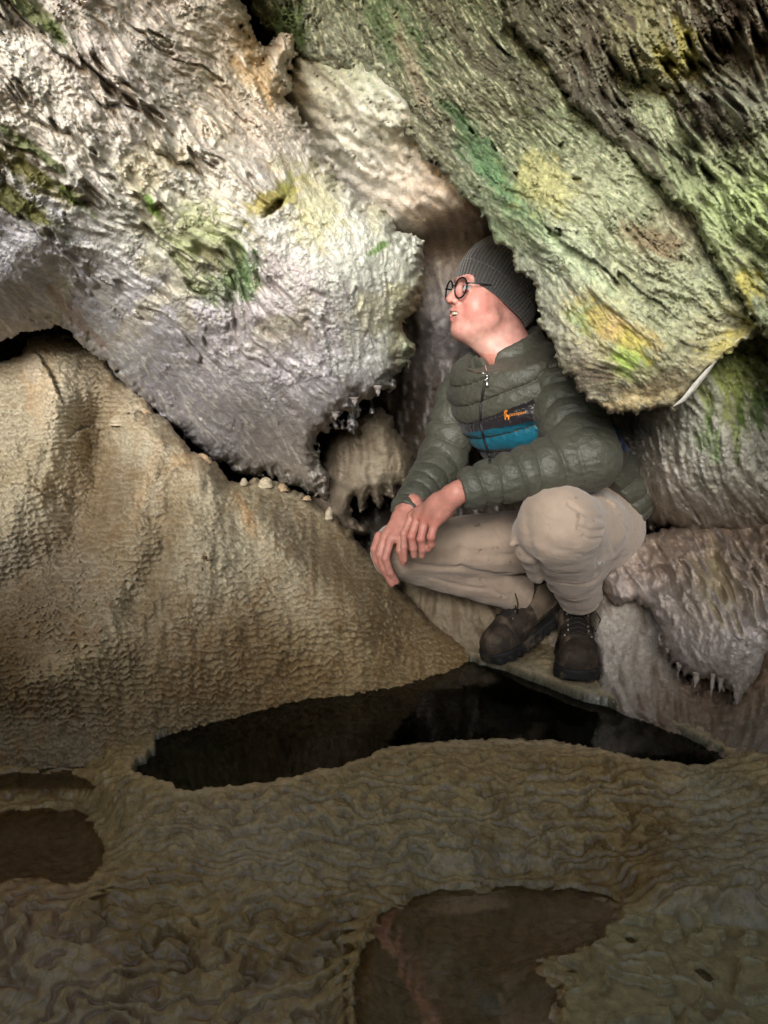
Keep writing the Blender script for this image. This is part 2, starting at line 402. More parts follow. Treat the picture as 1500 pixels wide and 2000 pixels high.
tag(rock('fluted_wall', [(790, 1120), (1180, 1120), (1180, 1480), (1000, 1480), (780, 1330), (760, 1200)], (740, 1080, 1220, 1480), 2.6,
     [(850, 1150, 2.32), (900, 1250, 2.22), (1000, 1300, 2.16), (1150, 1340, 2.05), (1130, 1200, 2.2), (1000, 1150, 2.35), (1100, 1450, 1.95), (850, 1400, 2.2)],
     M_flow, lw_h, lw_c, curl=(14, .1), jag=4, skirt=.3, inset=-10, edge_seed=8),
     'tan fluted wall seen between the mound and the man\'s boots', 'rock wall')

# ---- shelf on the right with the stalactite fringe
SHELF = [(1165, 1130), (1200, 1090), (1235, 1060), (1290, 1030), (1380, 1018), (1500, 1010), (1900, 1000), (1900, 1330), (1560, 1240), (1500, 1250), (1497, 1290), (1480, 1320), (1455, 1345), (1442, 1352), (1415, 1335), (1390, 1325), (1370, 1330), (1345, 1318), (1320, 1300), (1300, 1262), (1285, 1225), (1265, 1190), (1240, 1172), (1210, 1185), (1185, 1170)]
def sh_dr(X, Y):
    o = -1e3 + 0 * X
    for (x, y, w, L) in [(1440, 1340, 19, 40), (1408, 1325, 12, 22), (1425, 1335, 8, 16), (1360, 1318, 7, 40), (1375, 1322, 8, 22), (1392, 1320, 6, 46), (1342, 1310, 5, 22), (1326, 1300, 5, 24), (1313, 1285, 5, 26), (1350, 1312, 4, 34), (1456, 1335, 8, 24), (1300, 1262, 5, 22), (1480, 1310, 7, 20), (1290, 1240, 5, 18)]:
        t = (Y - y + 12) / (L + 12); o = np.maximum(o, np.where((t >= 0) & (t <= 1.15), w * (1 - t) ** .8 if False else w * (1 - np.clip(t, 0, 1.15)) - np.abs(X - x - 3 * np.sin(Y * .08)), -1e3))
    return o
def sh_h(X, Y, shp, step, s):
    ang = rad(1) * tps([(1220, 1130, 55), (1350, 1080, 52), (1450, 1100, 60), (1300, 1220, 55), (1400, 1300, 80), (1480, 1250, 85)], X, Y)
    H, M, F, L, lip = folds(X, Y, shp, step, ang, 71, .02, .012, .018, .0035, pit=.01)
    up = 1 - sstep(1150, 1230, Y - .25 * (X - 1250))
    cr = lic(fftnoise(shp, 26 / step, 120 / step, .5, 77), ang, 30 / step)
    H = H * (.5 + .5 * up) + up * .020 * (1 - np.abs(cr)) - .05 * blob(X, Y, 1285, 1130, 22, 32, 60) - .06 * blob(X, Y, 1318, 1145, 13, 26, -10) - .05 * blob(X, Y, 1335, 1120, 12, 24, -20) \
        - .05 * blob(X, Y, 1400, 1105, 14, 34, -30) - .05 * blob(X, Y, 1440, 1160, 12, 44, -25) - .04 * blob(X, Y, 1285, 1245, 9, 22, -10) + .05 * blob(X, Y, 1400, 1250, 90, 70, 0, None, 0, .7)
    sh_h.f = (M, F, L, lip); return H
def sh_c(X, Y, shp, step, H, s):
    M, F, L, lip = sh_h.f
    C = gauss_mix([(1220, 1130, .46, .38, .33), (1300, 1060, .3, .22, .16), (1350, 1040, .2, .14, .10), (1450, 1040, .18, .13, .09), (1400, 1120, .42, .34, .26), (1370, 1190, .46, .39, .31), (1400, 1260, .58, .5, .46), (1300, 1200, .48, .42, .38), (1450, 1290, .56, .5, .45), (1330, 1270, .4, .34, .32)], X + 14 * M, Y + 12 * F, 42)  # dark points along the top: the boulder's shade put into the shelf colour
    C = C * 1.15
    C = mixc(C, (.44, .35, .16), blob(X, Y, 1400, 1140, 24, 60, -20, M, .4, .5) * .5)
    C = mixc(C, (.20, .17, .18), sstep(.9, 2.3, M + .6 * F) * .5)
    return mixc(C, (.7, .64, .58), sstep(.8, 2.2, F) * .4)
class _S: pass
shelf_poly_base = SHELF
_old = poly_sdf
def rock_with_drips(*a, dr=None, **k):
    global poly_sdf
    poly_sdf = lambda P, X, Y: np.maximum(_old(P, X, Y), dr(X, Y))
    try: return rock(*a, **k)
    finally: poly_sdf = _old
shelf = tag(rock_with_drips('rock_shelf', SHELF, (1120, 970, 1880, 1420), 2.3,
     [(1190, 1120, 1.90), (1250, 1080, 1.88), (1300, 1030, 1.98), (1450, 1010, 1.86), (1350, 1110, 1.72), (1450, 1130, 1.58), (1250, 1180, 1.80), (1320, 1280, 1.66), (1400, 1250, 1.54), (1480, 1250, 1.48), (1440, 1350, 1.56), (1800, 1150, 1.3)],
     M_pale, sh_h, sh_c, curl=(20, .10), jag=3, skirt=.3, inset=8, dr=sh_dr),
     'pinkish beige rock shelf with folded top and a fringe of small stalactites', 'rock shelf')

# ---- the big hanging rock at the left
HANG = [(-420, -420), (478, -420), (472, 0), (490, 60), (520, 105), (545, 60), (572, 68), (584, 105), (572, 118), (568, 165), (556, 190), (600, 240), (622, 290), (655, 345), (700, 390), (745, 408), (790, 450), (822, 474), (829, 510), (826, 560), (815, 600), (790, 640), (806, 672), (796, 705), (770, 742), (738, 772), (700, 782), (690, 800), (650, 822), (628, 845), (620, 880), (640, 930), (650, 990), (600, 965), (540, 935), (470, 925), (400, 880), (330, 830), (260, 765), (190, 690), (120, 642), (50, 644), (0, 674), (-420, 670)]
def hg_dr(X, Y):
    o = -1e3 + 0 * X; r = np.random.default_rng(4)
    base = [(775, 735), (738, 768), (700, 780), (690, 798), (650, 820), (626, 850), (622, 885)]
    for k in range(34):
        u = r.uniform(0, len(base) - 1.001); i = int(u); f = u - i
        x = base[i][0] * (1 - f) + base[i + 1][0] * f; y = base[i][1] * (1 - f) + base[i + 1][1] * f
        w = r.uniform(3, 8); L = r.uniform(10, 34) * (w / 6)
        t = (Y - y + 10) / (L + 10)
        o = np.maximum(o, np.where((t >= 0) & (t <= 1.2), w * (1 - np.clip(t, 0, 1.2)) - np.abs(X - x), -1e3))
    return o
def hg_h(X, Y, shp, step, s):
    ang = rad(1) * tps([(0, 0, 40), (200, 200, 44), (400, 100, 42), (100, 400, 38), (0, 520, 36), (300, 600, 42), (500, 500, 52), (650, 450, 70), (600, 650, 62), (750, 600, 84), (700, 720, 75), (500, 750, 52), (400, 800, 46), (550, 850, 60), (450, 0, 60), (540, 150, 66), (640, 330, 60), (350, 350, 48)], X, Y)
    H, M, F, L, lip = folds(X, Y, shp, step, ang, 101, .015, .0054, .009, .0022, pit=.003)
    # broad slabs: lips running down to the right, as in the bedding planes of the rock
    def lipline(x0, y0, x1, y1, h, w):
        L_ = math.hypot(x1 - x0, y1 - y0); ux, uy = (x1 - x0) / L_, (y1 - y0) / L_
        a = (X - x0) * ux + (Y - y0) * uy; b = -(X - x0) * uy + (Y - y0) * ux + 9 * M + 14 * B2
        f = sstep(-40, 30, a) * (1 - sstep(L_ - 30, L_ + 60, a))
        return .75 * h * f * (np.exp(-np.abs(b) / w) * (1 - sstep(-6, 6, b)) - np.exp(-np.abs(b) / (w * .5)) * .5 * sstep(-6, 6, b))
    B2 = fftnoise(shp, 60 / step, None, .8, 120)
    H = H + lipline(0, 20, 240, 170, .030, 60) + lipline(190, 170, 420, 320, .034, 55) + lipline(0, 150, 330, 430, .024, 50) + lipline(0, 400, 420, 700, .024, 45) + lipline(120, 330, 480, 600, .022, 40) \
        + lipline(380, 260, 540, 400, .022, 40) + lipline(-50, 230, 240, 430, .02, 40) + lipline(440, 560, 600, 760, .02, 35) + lipline(560, 620, 660, 800, .018, 30) + lipline(650, 560, 720, 700, .016, 30) + lipline(250, 60, 520, 250, .018, 40)
    H = H - .045 * blob(X, Y, 232, 186, 42, 10, 38, M, .25, .3) - .05 * blob(X, Y, 535, 405, 26, 7, -42, M, .2, .4) - .015 * blob(X, Y, 300, 235, 60, 6, 42, M, .2, .5)
    H = H - .03 * blob(X, Y, 440, 545, 70, 50, 20, M, .3, .6)
    hg_h.f = (M, F, L, lip, B2); return H
def hg_c(X, Y, shp, step, H, s):
    M, F, L, lip, B2 = hg_h.f
    C = gauss_mix([(60, 120, .58, .54, .46), (200, 80, .50, .44, .38), (380, 60, .40, .35, .29), (300, 150, .42, .37, .31), (450, 100, .44, .36, .24), (500, 190, .42, .33, .22), (100, 250, .60, .56, .46), (260, 300, .62, .57, .48), (400, 300, .60, .55, .45),
                   (560, 300, .52, .47, .40), (620, 420, .62, .60, .50), (750, 500, .60, .60, .48), (800, 560, .56, .57, .45), (700, 620, .52, .47, .42), (560, 600, .54, .46, .42), (450, 650, .50, .44, .42), (300, 600, .46, .43, .44), (100, 550, .48, .46, .48),
                   (50, 450, .52, .50, .50), (200, 480, .60, .58, .52), (600, 750, .50, .45, .44), (450, 780, .40, .36, .34), (300, 740, .34, .31, .31), (350, 450, .52, .50, .34), (580, 900, .30, .25, .19), (700, 740, .48, .45, .43), (780, 680, .42, .44, .34), (60, 620, .36, .33, .33)], X + 22 * M, Y + 16 * F, 62)
    C = C * np.array([.97, 1.0, 1.09])
    C = mixc(C, (.22, .17, .13), folds.crack * .45)
    sp_ = fftnoise(shp, 7 / step, 40 / step, .5, 151); C = mixc(C, (.30, .27, .22), sstep(.8, 2.2, sp_) * .45); C = mixc(C, (.34, .36, .30), sstep(.2, 1.6, fftnoise(shp, 60 / step, None, .6, 153)) * .3)
    C = mixc(C, (.72, .69, .62), sstep(.2, 2., F + .5 * M) * .65)
    C = mixc(C, (.34, .28, .24), sstep(.9, 2.4, -M + .4 * L) * .4)
    C = mixc(C, (.50, .44, .20), sstep(.3, 1.6, fftnoise(shp, 70 / step, None, .6, 131)) * .35 * sstep(200, 350, Y) * (1 - sstep(600, 750, Y)))
    n = .35 * M + .5 * fftnoise(shp, 16 / step, 90 / step, .8, 141)
    for (cx, cy, rx, ry, a, col, k) in [(60, 340, 120, 22, 36, (.12, .11, .02), .95), (30, 395, 100, 26, 30, (.10, .10, .015), .95), (60, 290, 90, 10, 36, (.09, .12, .02), .85), (150, 395, 70, 9, 40, (.08, .11, .02), .8), (60, 20, 80, 22, 38, (.08, .10, .02), .9), (110, 60, 30, 16, 38, (.06, .09, .015), .8),
                                        (300, 405, 30, 9, 50, (.14, .26, .03), .9), (390, 470, 75, 55, 20, (.28, .33, .11), .6), (470, 530, 38, 48, -25, (.16, .30, .10), .75), (415, 560, 50, 30, 0, (.22, .30, .12), .55), (430, 510, 40, 30, 10, (.16, .12, .08), .6), (540, 385, 60, 22, -30, (.40, .34, .06), .8), (560, 360, 30, 14, -60, (.15, .18, .03), .6),
                                        (740, 485, 22, 9, -35, (.10, .20, .03), .9), (620, 400, 50, 80, 0, (.50, .48, .22), .5), (790, 620, 40, 80, 10, (.42, .40, .2), .5), (500, 130, 30, 70, -25, (.40, .26, .10), .6), (800, 690, 16, 40, 0, (.25, .34, .2), .5), (150, 620, 70, 12, 48, (.30, .18, .12), .5)]:
        C = mixc(C, col, blob(X, Y, cx, cy, rx, ry, a, n, .35, .45) * k)
    return C
hanging = tag(rock_with_drips('hanging_rock', HANG, (-330, -330, 880, 1010), 2.3,
     [(0, 0, 1.02), (-300, -300, .9), (-300, 300, 1.1), (0, 400, 1.24), (0, 560, 1.42), (0, 650, 1.74), (200, 200, 1.12), (300, 300, 1.2), (450, 0, 1.30), (450, 150, 1.36), (560, 120, 1.42), (560, 240, 1.42), (650, 350, 1.50), (500, 400, 1.33), (600, 500, 1.38), (700, 470, 1.45), (815, 520, 1.58), (800, 620, 1.64), (790, 680, 1.68),
      (700, 600, 1.50), (300, 550, 1.42), (300, 650, 1.57), (200, 640, 1.66), (450, 650, 1.5), (450, 780, 1.71), (350, 790, 1.84), (600, 700, 1.54), (600, 800, 1.70), (700, 750, 1.66), (620, 860, 1.86), (620, 960, 2.05), (500, 900, 2.05), (200, 0, 1.08), (470, -300, 1.2)],
     M_pale, hg_h, hg_c, curl=(34, .16), jag=5, skirt=.7, inset=70, dr=hg_dr),
     'huge pale grey hanging rock with olive and green moss patches, above the tan mound', 'rock')

# ---- boulder leaning in from the right, covered in algae
BOUL = [(440, -420), (470, -20), (500, 40), (545, 70), (590, 112), (650, 160), (745, 212), (800, 270), (868, 338), (920, 388), (952, 430), (968, 466), (1000, 488), (1010, 522), (1040, 552), (1052, 590), (1058, 640), (1085, 682), (1100, 725), (1128, 755), (1145, 780), (1188, 802), (1225, 806), (1252, 800), (1282, 790), (1316, 800), (1340, 775), (1376, 735), (1400, 708), (1440, 682), (1480, 655), (1560, 700), (1900, 900), (1900, -420)]
def bo_h(X, Y, shp, step, s):
    ang = rad(1) * tps([(700, 0, 64), (800, 200, 58), (950, 400, 54), (1100, 600, 52), (1200, 700, 40), (1000, 100, 56), (1200, 300, 48), (1300, 500, 38), (1400, 600, 36), (1400, 100, 50), (1100, 350, 50)], X, Y)
    H, M, F, L, lip = folds(X, Y, shp, step, ang, 201, .016, .007, .013, .0029, pit=.005)
    B2 = fftnoise(shp, 60 / step, None, .8, 220)
    def lipline(x0, y0, x1, y1, h, w):
        L_ = math.hypot(x1 - x0, y1 - y0); ux, uy = (x1 - x0) / L_, (y1 - y0) / L_
        a = (X - x0) * ux + (Y - y0) * uy; b = -(X - x0) * uy + (Y - y0) * ux + 6 * M + 8 * B2
        f = sstep(-40, 30, a) * (1 - sstep(L_ - 30, L_ + 60, a))
        return h * f * np.where(b > 0, np.exp(-b / w), -np.exp(b / (w * .4)) * .7)
    H = H + lipline(880, 210, 1060, 430, .022, 50) + lipline(1060, 430, 1300, 600, -.02, 40) + lipline(1080, 420, 1180, 490, .02, 30) + lipline(1180, 480, 1330, 505, .018, 30) + lipline(960, 90, 1120, 330, .018, 50)
    rg = blob(X, Y, 1180, 560, 250, 32, 38, None, 0, .8); H = H + .02 * rg
    bo_h.f = (M, F, L, lip, B2); return H
def bo_c(X, Y, shp, step, H, s):
    M, F, L, lip, B2 = bo_h.f
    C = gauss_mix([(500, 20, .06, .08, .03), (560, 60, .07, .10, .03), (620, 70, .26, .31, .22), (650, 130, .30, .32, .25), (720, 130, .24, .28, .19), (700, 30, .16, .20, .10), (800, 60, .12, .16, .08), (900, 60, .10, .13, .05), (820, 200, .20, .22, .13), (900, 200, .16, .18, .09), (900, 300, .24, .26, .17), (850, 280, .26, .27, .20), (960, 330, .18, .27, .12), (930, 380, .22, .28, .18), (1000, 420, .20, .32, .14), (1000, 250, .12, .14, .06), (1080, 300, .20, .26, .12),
                   (1050, 400, .40, .42, .22), (1120, 380, .38, .40, .22), (1100, 480, .34, .42, .24), (1150, 520, .44, .48, .28), (1040, 540, .32, .34, .25), (1080, 620, .34, .34, .24), (1120, 700, .32, .30, .21), (1180, 600, .42, .42, .16), (1250, 580, .36, .42, .24), (1300, 560, .42, .44, .24), (1200, 660, .50, .36, .12), (1280, 640, .36, .36, .18), (1240, 700, .38, .46, .12),
                   (1150, 760, .20, .15, .09), (1250, 760, .26, .18, .09), (1350, 700, .28, .24, .12), (1400, 660, .44, .38, .14), (1330, 620, .34, .38, .2), (1230, 400, .30, .36, .18), (1300, 470, .22, .18, .09), (1350, 560, .30, .36, .18)], X + 20 * M, Y + 15 * F, 46)
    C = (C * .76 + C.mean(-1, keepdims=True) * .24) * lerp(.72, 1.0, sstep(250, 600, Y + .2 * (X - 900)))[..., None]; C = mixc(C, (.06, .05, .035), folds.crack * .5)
    sp_ = fftnoise(shp, 7 / step, 36 / step, .4, 251); C = mixc(C, (.50, .50, .42), sstep(.9, 2.2, sp_) * .5); C = mixc(C, (.07, .06, .035), sstep(.9, 2.2, -sp_) * .5)
    C = mixc(C, (.52, .54, .38), sstep(.5, 2., F + .4 * M) * .5)
    C = mixc(C, (.08, .07, .045), sstep(.8, 2., -M + .5 * L) * .55)
    n = .4 * M + .5 * fftnoise(shp, 16 / step, 90 / step, .8, 241)
    for (cx, cy, rx, ry, a, col, k) in [(940, 300, 26, 110, -35, (.07, .16, .07), .75), (1010, 400, 26, 90, -38, (.13, .25, .12), .6), (560, 50, 46, 40, 60, (.05, .09, .02), .8), (770, 60, 40, 100, -30, (.08, .16, .06), .5), (1150, 620, 40, 30, 20, (.12, .26, .06), .6), (1230, 690, 34, 40, 0, (.34, .46, .10), .8), (1200, 640, 90, 30, 30, (.55, .34, .10), .5),
                                        (1170, 740, 70, 26, 30, (.07, .045, .03), .7), (1260, 775, 60, 18, -10, (.55, .42, .20), .5), (1300, 745, 60, 20, -20, (.08, .05, .03), .6), (1420, 670, 50, 18, -30, (.46, .40, .12), .7), (890, 60, 110, 20, 50, (.06, .05, .035), .6), (1010, 150, 110, 22, 52, (.05, .045, .03), .6), (1270, 470, 60, 24, 20, (.20, .13, .07), .6),
                                        (1110, 500, 100, 16, 38, (.46, .55, .36), .5), (1060, 360, 60, 50, 40, (.46, .44, .18), .5), (800, 120, 16, 90, -20, (.34, .28, .22), .5)]:
        C = mixc(C, col, blob(X, Y, cx, cy, rx, ry, a, n, .35, .45) * k)
    return C
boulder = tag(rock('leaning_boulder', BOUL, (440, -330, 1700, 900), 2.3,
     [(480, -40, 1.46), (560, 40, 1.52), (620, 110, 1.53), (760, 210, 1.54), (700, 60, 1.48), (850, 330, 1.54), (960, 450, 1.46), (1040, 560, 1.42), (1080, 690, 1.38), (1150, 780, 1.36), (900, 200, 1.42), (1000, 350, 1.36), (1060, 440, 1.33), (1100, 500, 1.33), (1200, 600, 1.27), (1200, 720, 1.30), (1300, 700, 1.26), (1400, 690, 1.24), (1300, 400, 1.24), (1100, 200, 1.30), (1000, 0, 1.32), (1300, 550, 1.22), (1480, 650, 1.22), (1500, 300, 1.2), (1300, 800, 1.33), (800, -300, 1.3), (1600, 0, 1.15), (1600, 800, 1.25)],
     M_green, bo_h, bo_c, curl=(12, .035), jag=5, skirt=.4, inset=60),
     'large green and yellow algae-covered boulder leaning over the man\'s shoulder', 'boulder')

# ---- nearer slab in the upper right corner
SLAB = [(905, -420), (985, 40), (1060, 120), (1130, 215), (1190, 280), (1255, 330), (1330, 400), (1385, 480), (1430, 560), (1470, 625), (1505, 662), (1900, 940), (1900, -420)]
def sl_h(X, Y, shp, step, s):
    ang = rad(1) * tps([(1050, 50, 52), (1300, 400, 58), (1400, 200, 60), (1450, 600, 50)], X, Y)
    H, M, F, L, lip = folds(X, Y, shp, step, ang, 301, .022, .009, .017, .0034, pit=.010)
    H = H - .06 * blob(X, Y, 1440, 130, 90, 60, -20, M, .3, .5) - .05 * blob(X, Y, 1290, 230, 110, 36, 45, M, .3, .5) + .04 * blob(X, Y, 1430, 190, 60, 40, 60, M, .2, .5)
    sl_h.f = (M, F, L, lip); return H
def sl_c(X, Y, shp, step, H, s):
    M, F, L, lip = sl_h.f
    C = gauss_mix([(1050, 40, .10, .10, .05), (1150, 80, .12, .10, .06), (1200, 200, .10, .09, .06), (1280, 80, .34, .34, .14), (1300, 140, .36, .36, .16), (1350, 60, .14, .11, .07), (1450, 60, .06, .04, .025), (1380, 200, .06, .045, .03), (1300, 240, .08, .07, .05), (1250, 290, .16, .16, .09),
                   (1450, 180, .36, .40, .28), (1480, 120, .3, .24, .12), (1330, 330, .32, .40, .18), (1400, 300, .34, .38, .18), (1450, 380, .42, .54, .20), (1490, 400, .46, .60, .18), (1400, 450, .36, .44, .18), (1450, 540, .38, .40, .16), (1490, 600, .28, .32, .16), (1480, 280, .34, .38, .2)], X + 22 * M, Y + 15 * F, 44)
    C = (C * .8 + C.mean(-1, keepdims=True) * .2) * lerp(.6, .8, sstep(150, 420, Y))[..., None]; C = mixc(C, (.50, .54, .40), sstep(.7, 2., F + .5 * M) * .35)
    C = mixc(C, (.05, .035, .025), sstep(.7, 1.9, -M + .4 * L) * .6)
    for (cx, cy, rx, ry, a, col, k) in [(1380, 230, 90, 50, 10, (.05, .035, .025), .7), (1450, 80, 90, 50, 0, (.05, .035, .02), .7), (1330, 110, 40, 50, 20, (.42, .40, .12), .6), (1460, 560, 22, 30, 0, (.46, .40, .08), .6)]:
        C = mixc(C, col, blob(X, Y, cx, cy, rx, ry, a, M, .35, .45) * k)
    return C
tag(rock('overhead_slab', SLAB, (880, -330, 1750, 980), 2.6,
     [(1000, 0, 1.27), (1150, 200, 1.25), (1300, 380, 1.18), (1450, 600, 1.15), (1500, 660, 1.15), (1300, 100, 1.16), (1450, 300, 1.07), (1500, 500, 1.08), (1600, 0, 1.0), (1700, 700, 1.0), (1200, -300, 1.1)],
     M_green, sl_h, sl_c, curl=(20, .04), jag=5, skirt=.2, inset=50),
     'dark rock slab with bright yellow-green patches filling the upper right corner', 'rock')

# ---- lumpy column behind the hanging rock
def co_h(X, Y, shp, step, s):
    H, M, F, L, lip = folds(X, Y, shp, step, rad(84) + 0 * X, 401, .012, .010, .004, .002)
    v = (Y + .0016 * (X - 720) ** 2) / 8 + M * .3 + .6 * fftnoise(shp, 24 / step, None, .5, 405); co_h.f = (M, F, L, lip)
    return H + .004 * np.abs(np.sin(v * np.pi)) * (1 - sstep(930, 980, Y))
def co_c(X, Y, shp, step, H, s):
    M, F, L, lip = co_h.f
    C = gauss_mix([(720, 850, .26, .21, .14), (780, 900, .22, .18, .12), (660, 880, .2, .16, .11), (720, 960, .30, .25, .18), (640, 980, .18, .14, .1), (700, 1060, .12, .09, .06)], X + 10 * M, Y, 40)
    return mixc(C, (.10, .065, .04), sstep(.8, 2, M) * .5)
COLU = [(640, 850), (668, 822), (700, 802), (738, 797), (764, 812), (776, 838), (796, 862), (812, 900), (812, 935), (800, 965), (782, 955), (770, 985), (752, 962), (742, 992), (722, 968), (705, 1000), (694, 975), (686, 1010), (720, 1040), (640, 1060), (600, 1000), (606, 930), (628, 900)]
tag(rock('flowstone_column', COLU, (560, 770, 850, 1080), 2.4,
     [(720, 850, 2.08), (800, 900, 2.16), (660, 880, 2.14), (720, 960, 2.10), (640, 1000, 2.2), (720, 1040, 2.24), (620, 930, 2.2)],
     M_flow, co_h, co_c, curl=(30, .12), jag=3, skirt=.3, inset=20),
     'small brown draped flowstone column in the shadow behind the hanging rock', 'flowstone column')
# ---- flowstone mound at the left
def scale_relief(U, V, seed):
    """overlapping cusped scallops; U across, V down the slope, in cells"""
    r = np.floor(V)
    best = 0
    ph = hash2(r.astype(np.int64), r.astype(np.int64) * 3 + 1, seed) * 1.0
    cusp = np.abs(np.sin((U + ph) * np.pi)) ** .6
    f = V - r + .42 * (1 - cusp)
    f = np.where(f > 1, f - 1, f)
    return np.where(f < .8, (f / .8) ** 1.3, 1 - (f - .8) / .2), cusp
MOUND = [(-420, 640), (-100, 700), (0, 706), (40, 692), (58, 662), (88, 646), (120, 652), (160, 668), (184, 680), (210, 702), (232, 740), (246, 748), (256, 734), (272, 756), (292, 780), (300, 802), (314, 812), (336, 832), (358, 858), (372, 884), (392, 888), (408, 896), (430, 920), (446, 938), (470, 940), (500, 936), (530, 940), (556, 946), (600, 968), (630, 990), (660, 1016), (690, 1046), (715, 1072), (740, 1100), (770, 1136), (800, 1172), (830, 1200), (860, 1228), (900, 1256), (930, 1280), (960, 1330), (960, 1440), (700, 1440), (560, 1440), (400, 1500), (300, 1530), (160, 1560), (-420, 1600)]
def mo_h(X, Y, shp, step, s):
    B = fftnoise(shp, 90 / step, None, 1., 501); M = lic(fftnoise(shp, 20 / step, 90 / step, .4, 502), rad(84) + 0 * X, 22 / step)
    F2 = fftnoise(shp, 3 / step, 12 / step, 0, 503)
    per = 11.5 + 3.5 * sstep(1000, 1350, Y)
    v = tps([(0, 700, 0), (0, 1450, 58), (400, 900, 17), (400, 1400, 55), (800, 1200, 40), (800, 1330, 50), (200, 1000, 26), (600, 1000, 25), (600, 1360, 52), (300, 800, 9), (90, 650, -4)], X, Y)
    v = v * 1.1 + .55 * B + .16 * M + .14 * fftnoise(shp, 16 / step, 60 / step, 0, 504)
    u = X / 25 + .9 * fftnoise(shp, 50 / step, None, .5, 505) + Y * .004
    sc, cu = scale_relief(u, v, 5); sc = sc * (.72 + .4 * hash2(np.floor(v).astype(np.int64), np.floor(u).astype(np.int64), 17)) 
    amp = lerp(.55, 1., sstep(1000, 1300, Y)) * (.35 + .75 * sstep(-1.2, 1.0, fftnoise(shp, 80 / step, None, .6, 506)))
    flat = sstep(1380, 1440, Y) * (1 - sstep(280, 420, X))
    H = .009 * B + .0022 * M + .0165 * sc * amp * (1 - .6 * flat) + .0012 * F2
    def rib(pts, w, h):
        d = np.full(X.shape, 1e9)
        for (a, b) in zip(pts[:-1], pts[1:]):
            ex, ey = b[0] - a[0], b[1] - a[1]; L2 = ex * ex + ey * ey
            t = clip01(((X - a[0]) * ex + (Y - a[1]) * ey) / L2); d = np.minimum(d, np.hypot(X - a[0] - t * ex, Y - a[1] - t * ey))
        return h * np.exp(-(d / w) ** 2)
    H = H + rib([(255, 735), (300, 790), (310, 810)], 16, .02) + rib([(390, 890), (470, 960), (560, 1090), (700, 1200)], 46, .05) + rib([(310, 815), (250, 900), (230, 1050)], 60, .05) + rib([(90, 650), (120, 760), (90, 900), (0, 1020)], 55, .045) \
        + rib([(60, 700), (75, 740)], 14, .015) + rib([(270, 1060), (200, 1240), (60, 1330)], 44, .035) + rib([(560, 1100), (560, 1340)], 60, .012)
    H = H - rib([(190, 820), (200, 940), (150, 1060), (0, 1160)], 42, .06) - rib([(330, 930), (320, 1080), (260, 1180)], 26, .034) - rib([(300, 1330), (120, 1400), (-60, 1390)], 30, .012)
    def lobe(pts, h, w):
        px_ = np.array([p[0] for p in pts], float); py_ = np.array([p[1] for p in pts], float)
        yc = np.interp(X, px_, py_) + 3 * M + 4 * B; inr = sstep(px_[0] - 5, px_[0] + 40, X) * (1 - sstep(px_[-1] - 25, px_[-1] + 15, X)); b = Y - yc
        return h * inr * np.where(b > 0, np.exp(-b / w), -.35 * np.exp(b / 16))
    H = H + lobe([(130, 850), (180, 825), (215, 812), (236, 806), (290, 800), (326, 820)], .040, 60) + lobe([(185, 752), (232, 742), (262, 736)], .030, 40) + lobe([(-200, 700), (0, 690), (60, 682), (90, 712), (120, 780)], .036, 70) \
        + lobe([(290, 950), (345, 908), (395, 890), (440, 930)], .030, 60) + lobe([(-120, 950), (40, 945), (90, 952), (150, 975)], .016, 40)
    mo_h.f = (M, B, sc, cu); return H
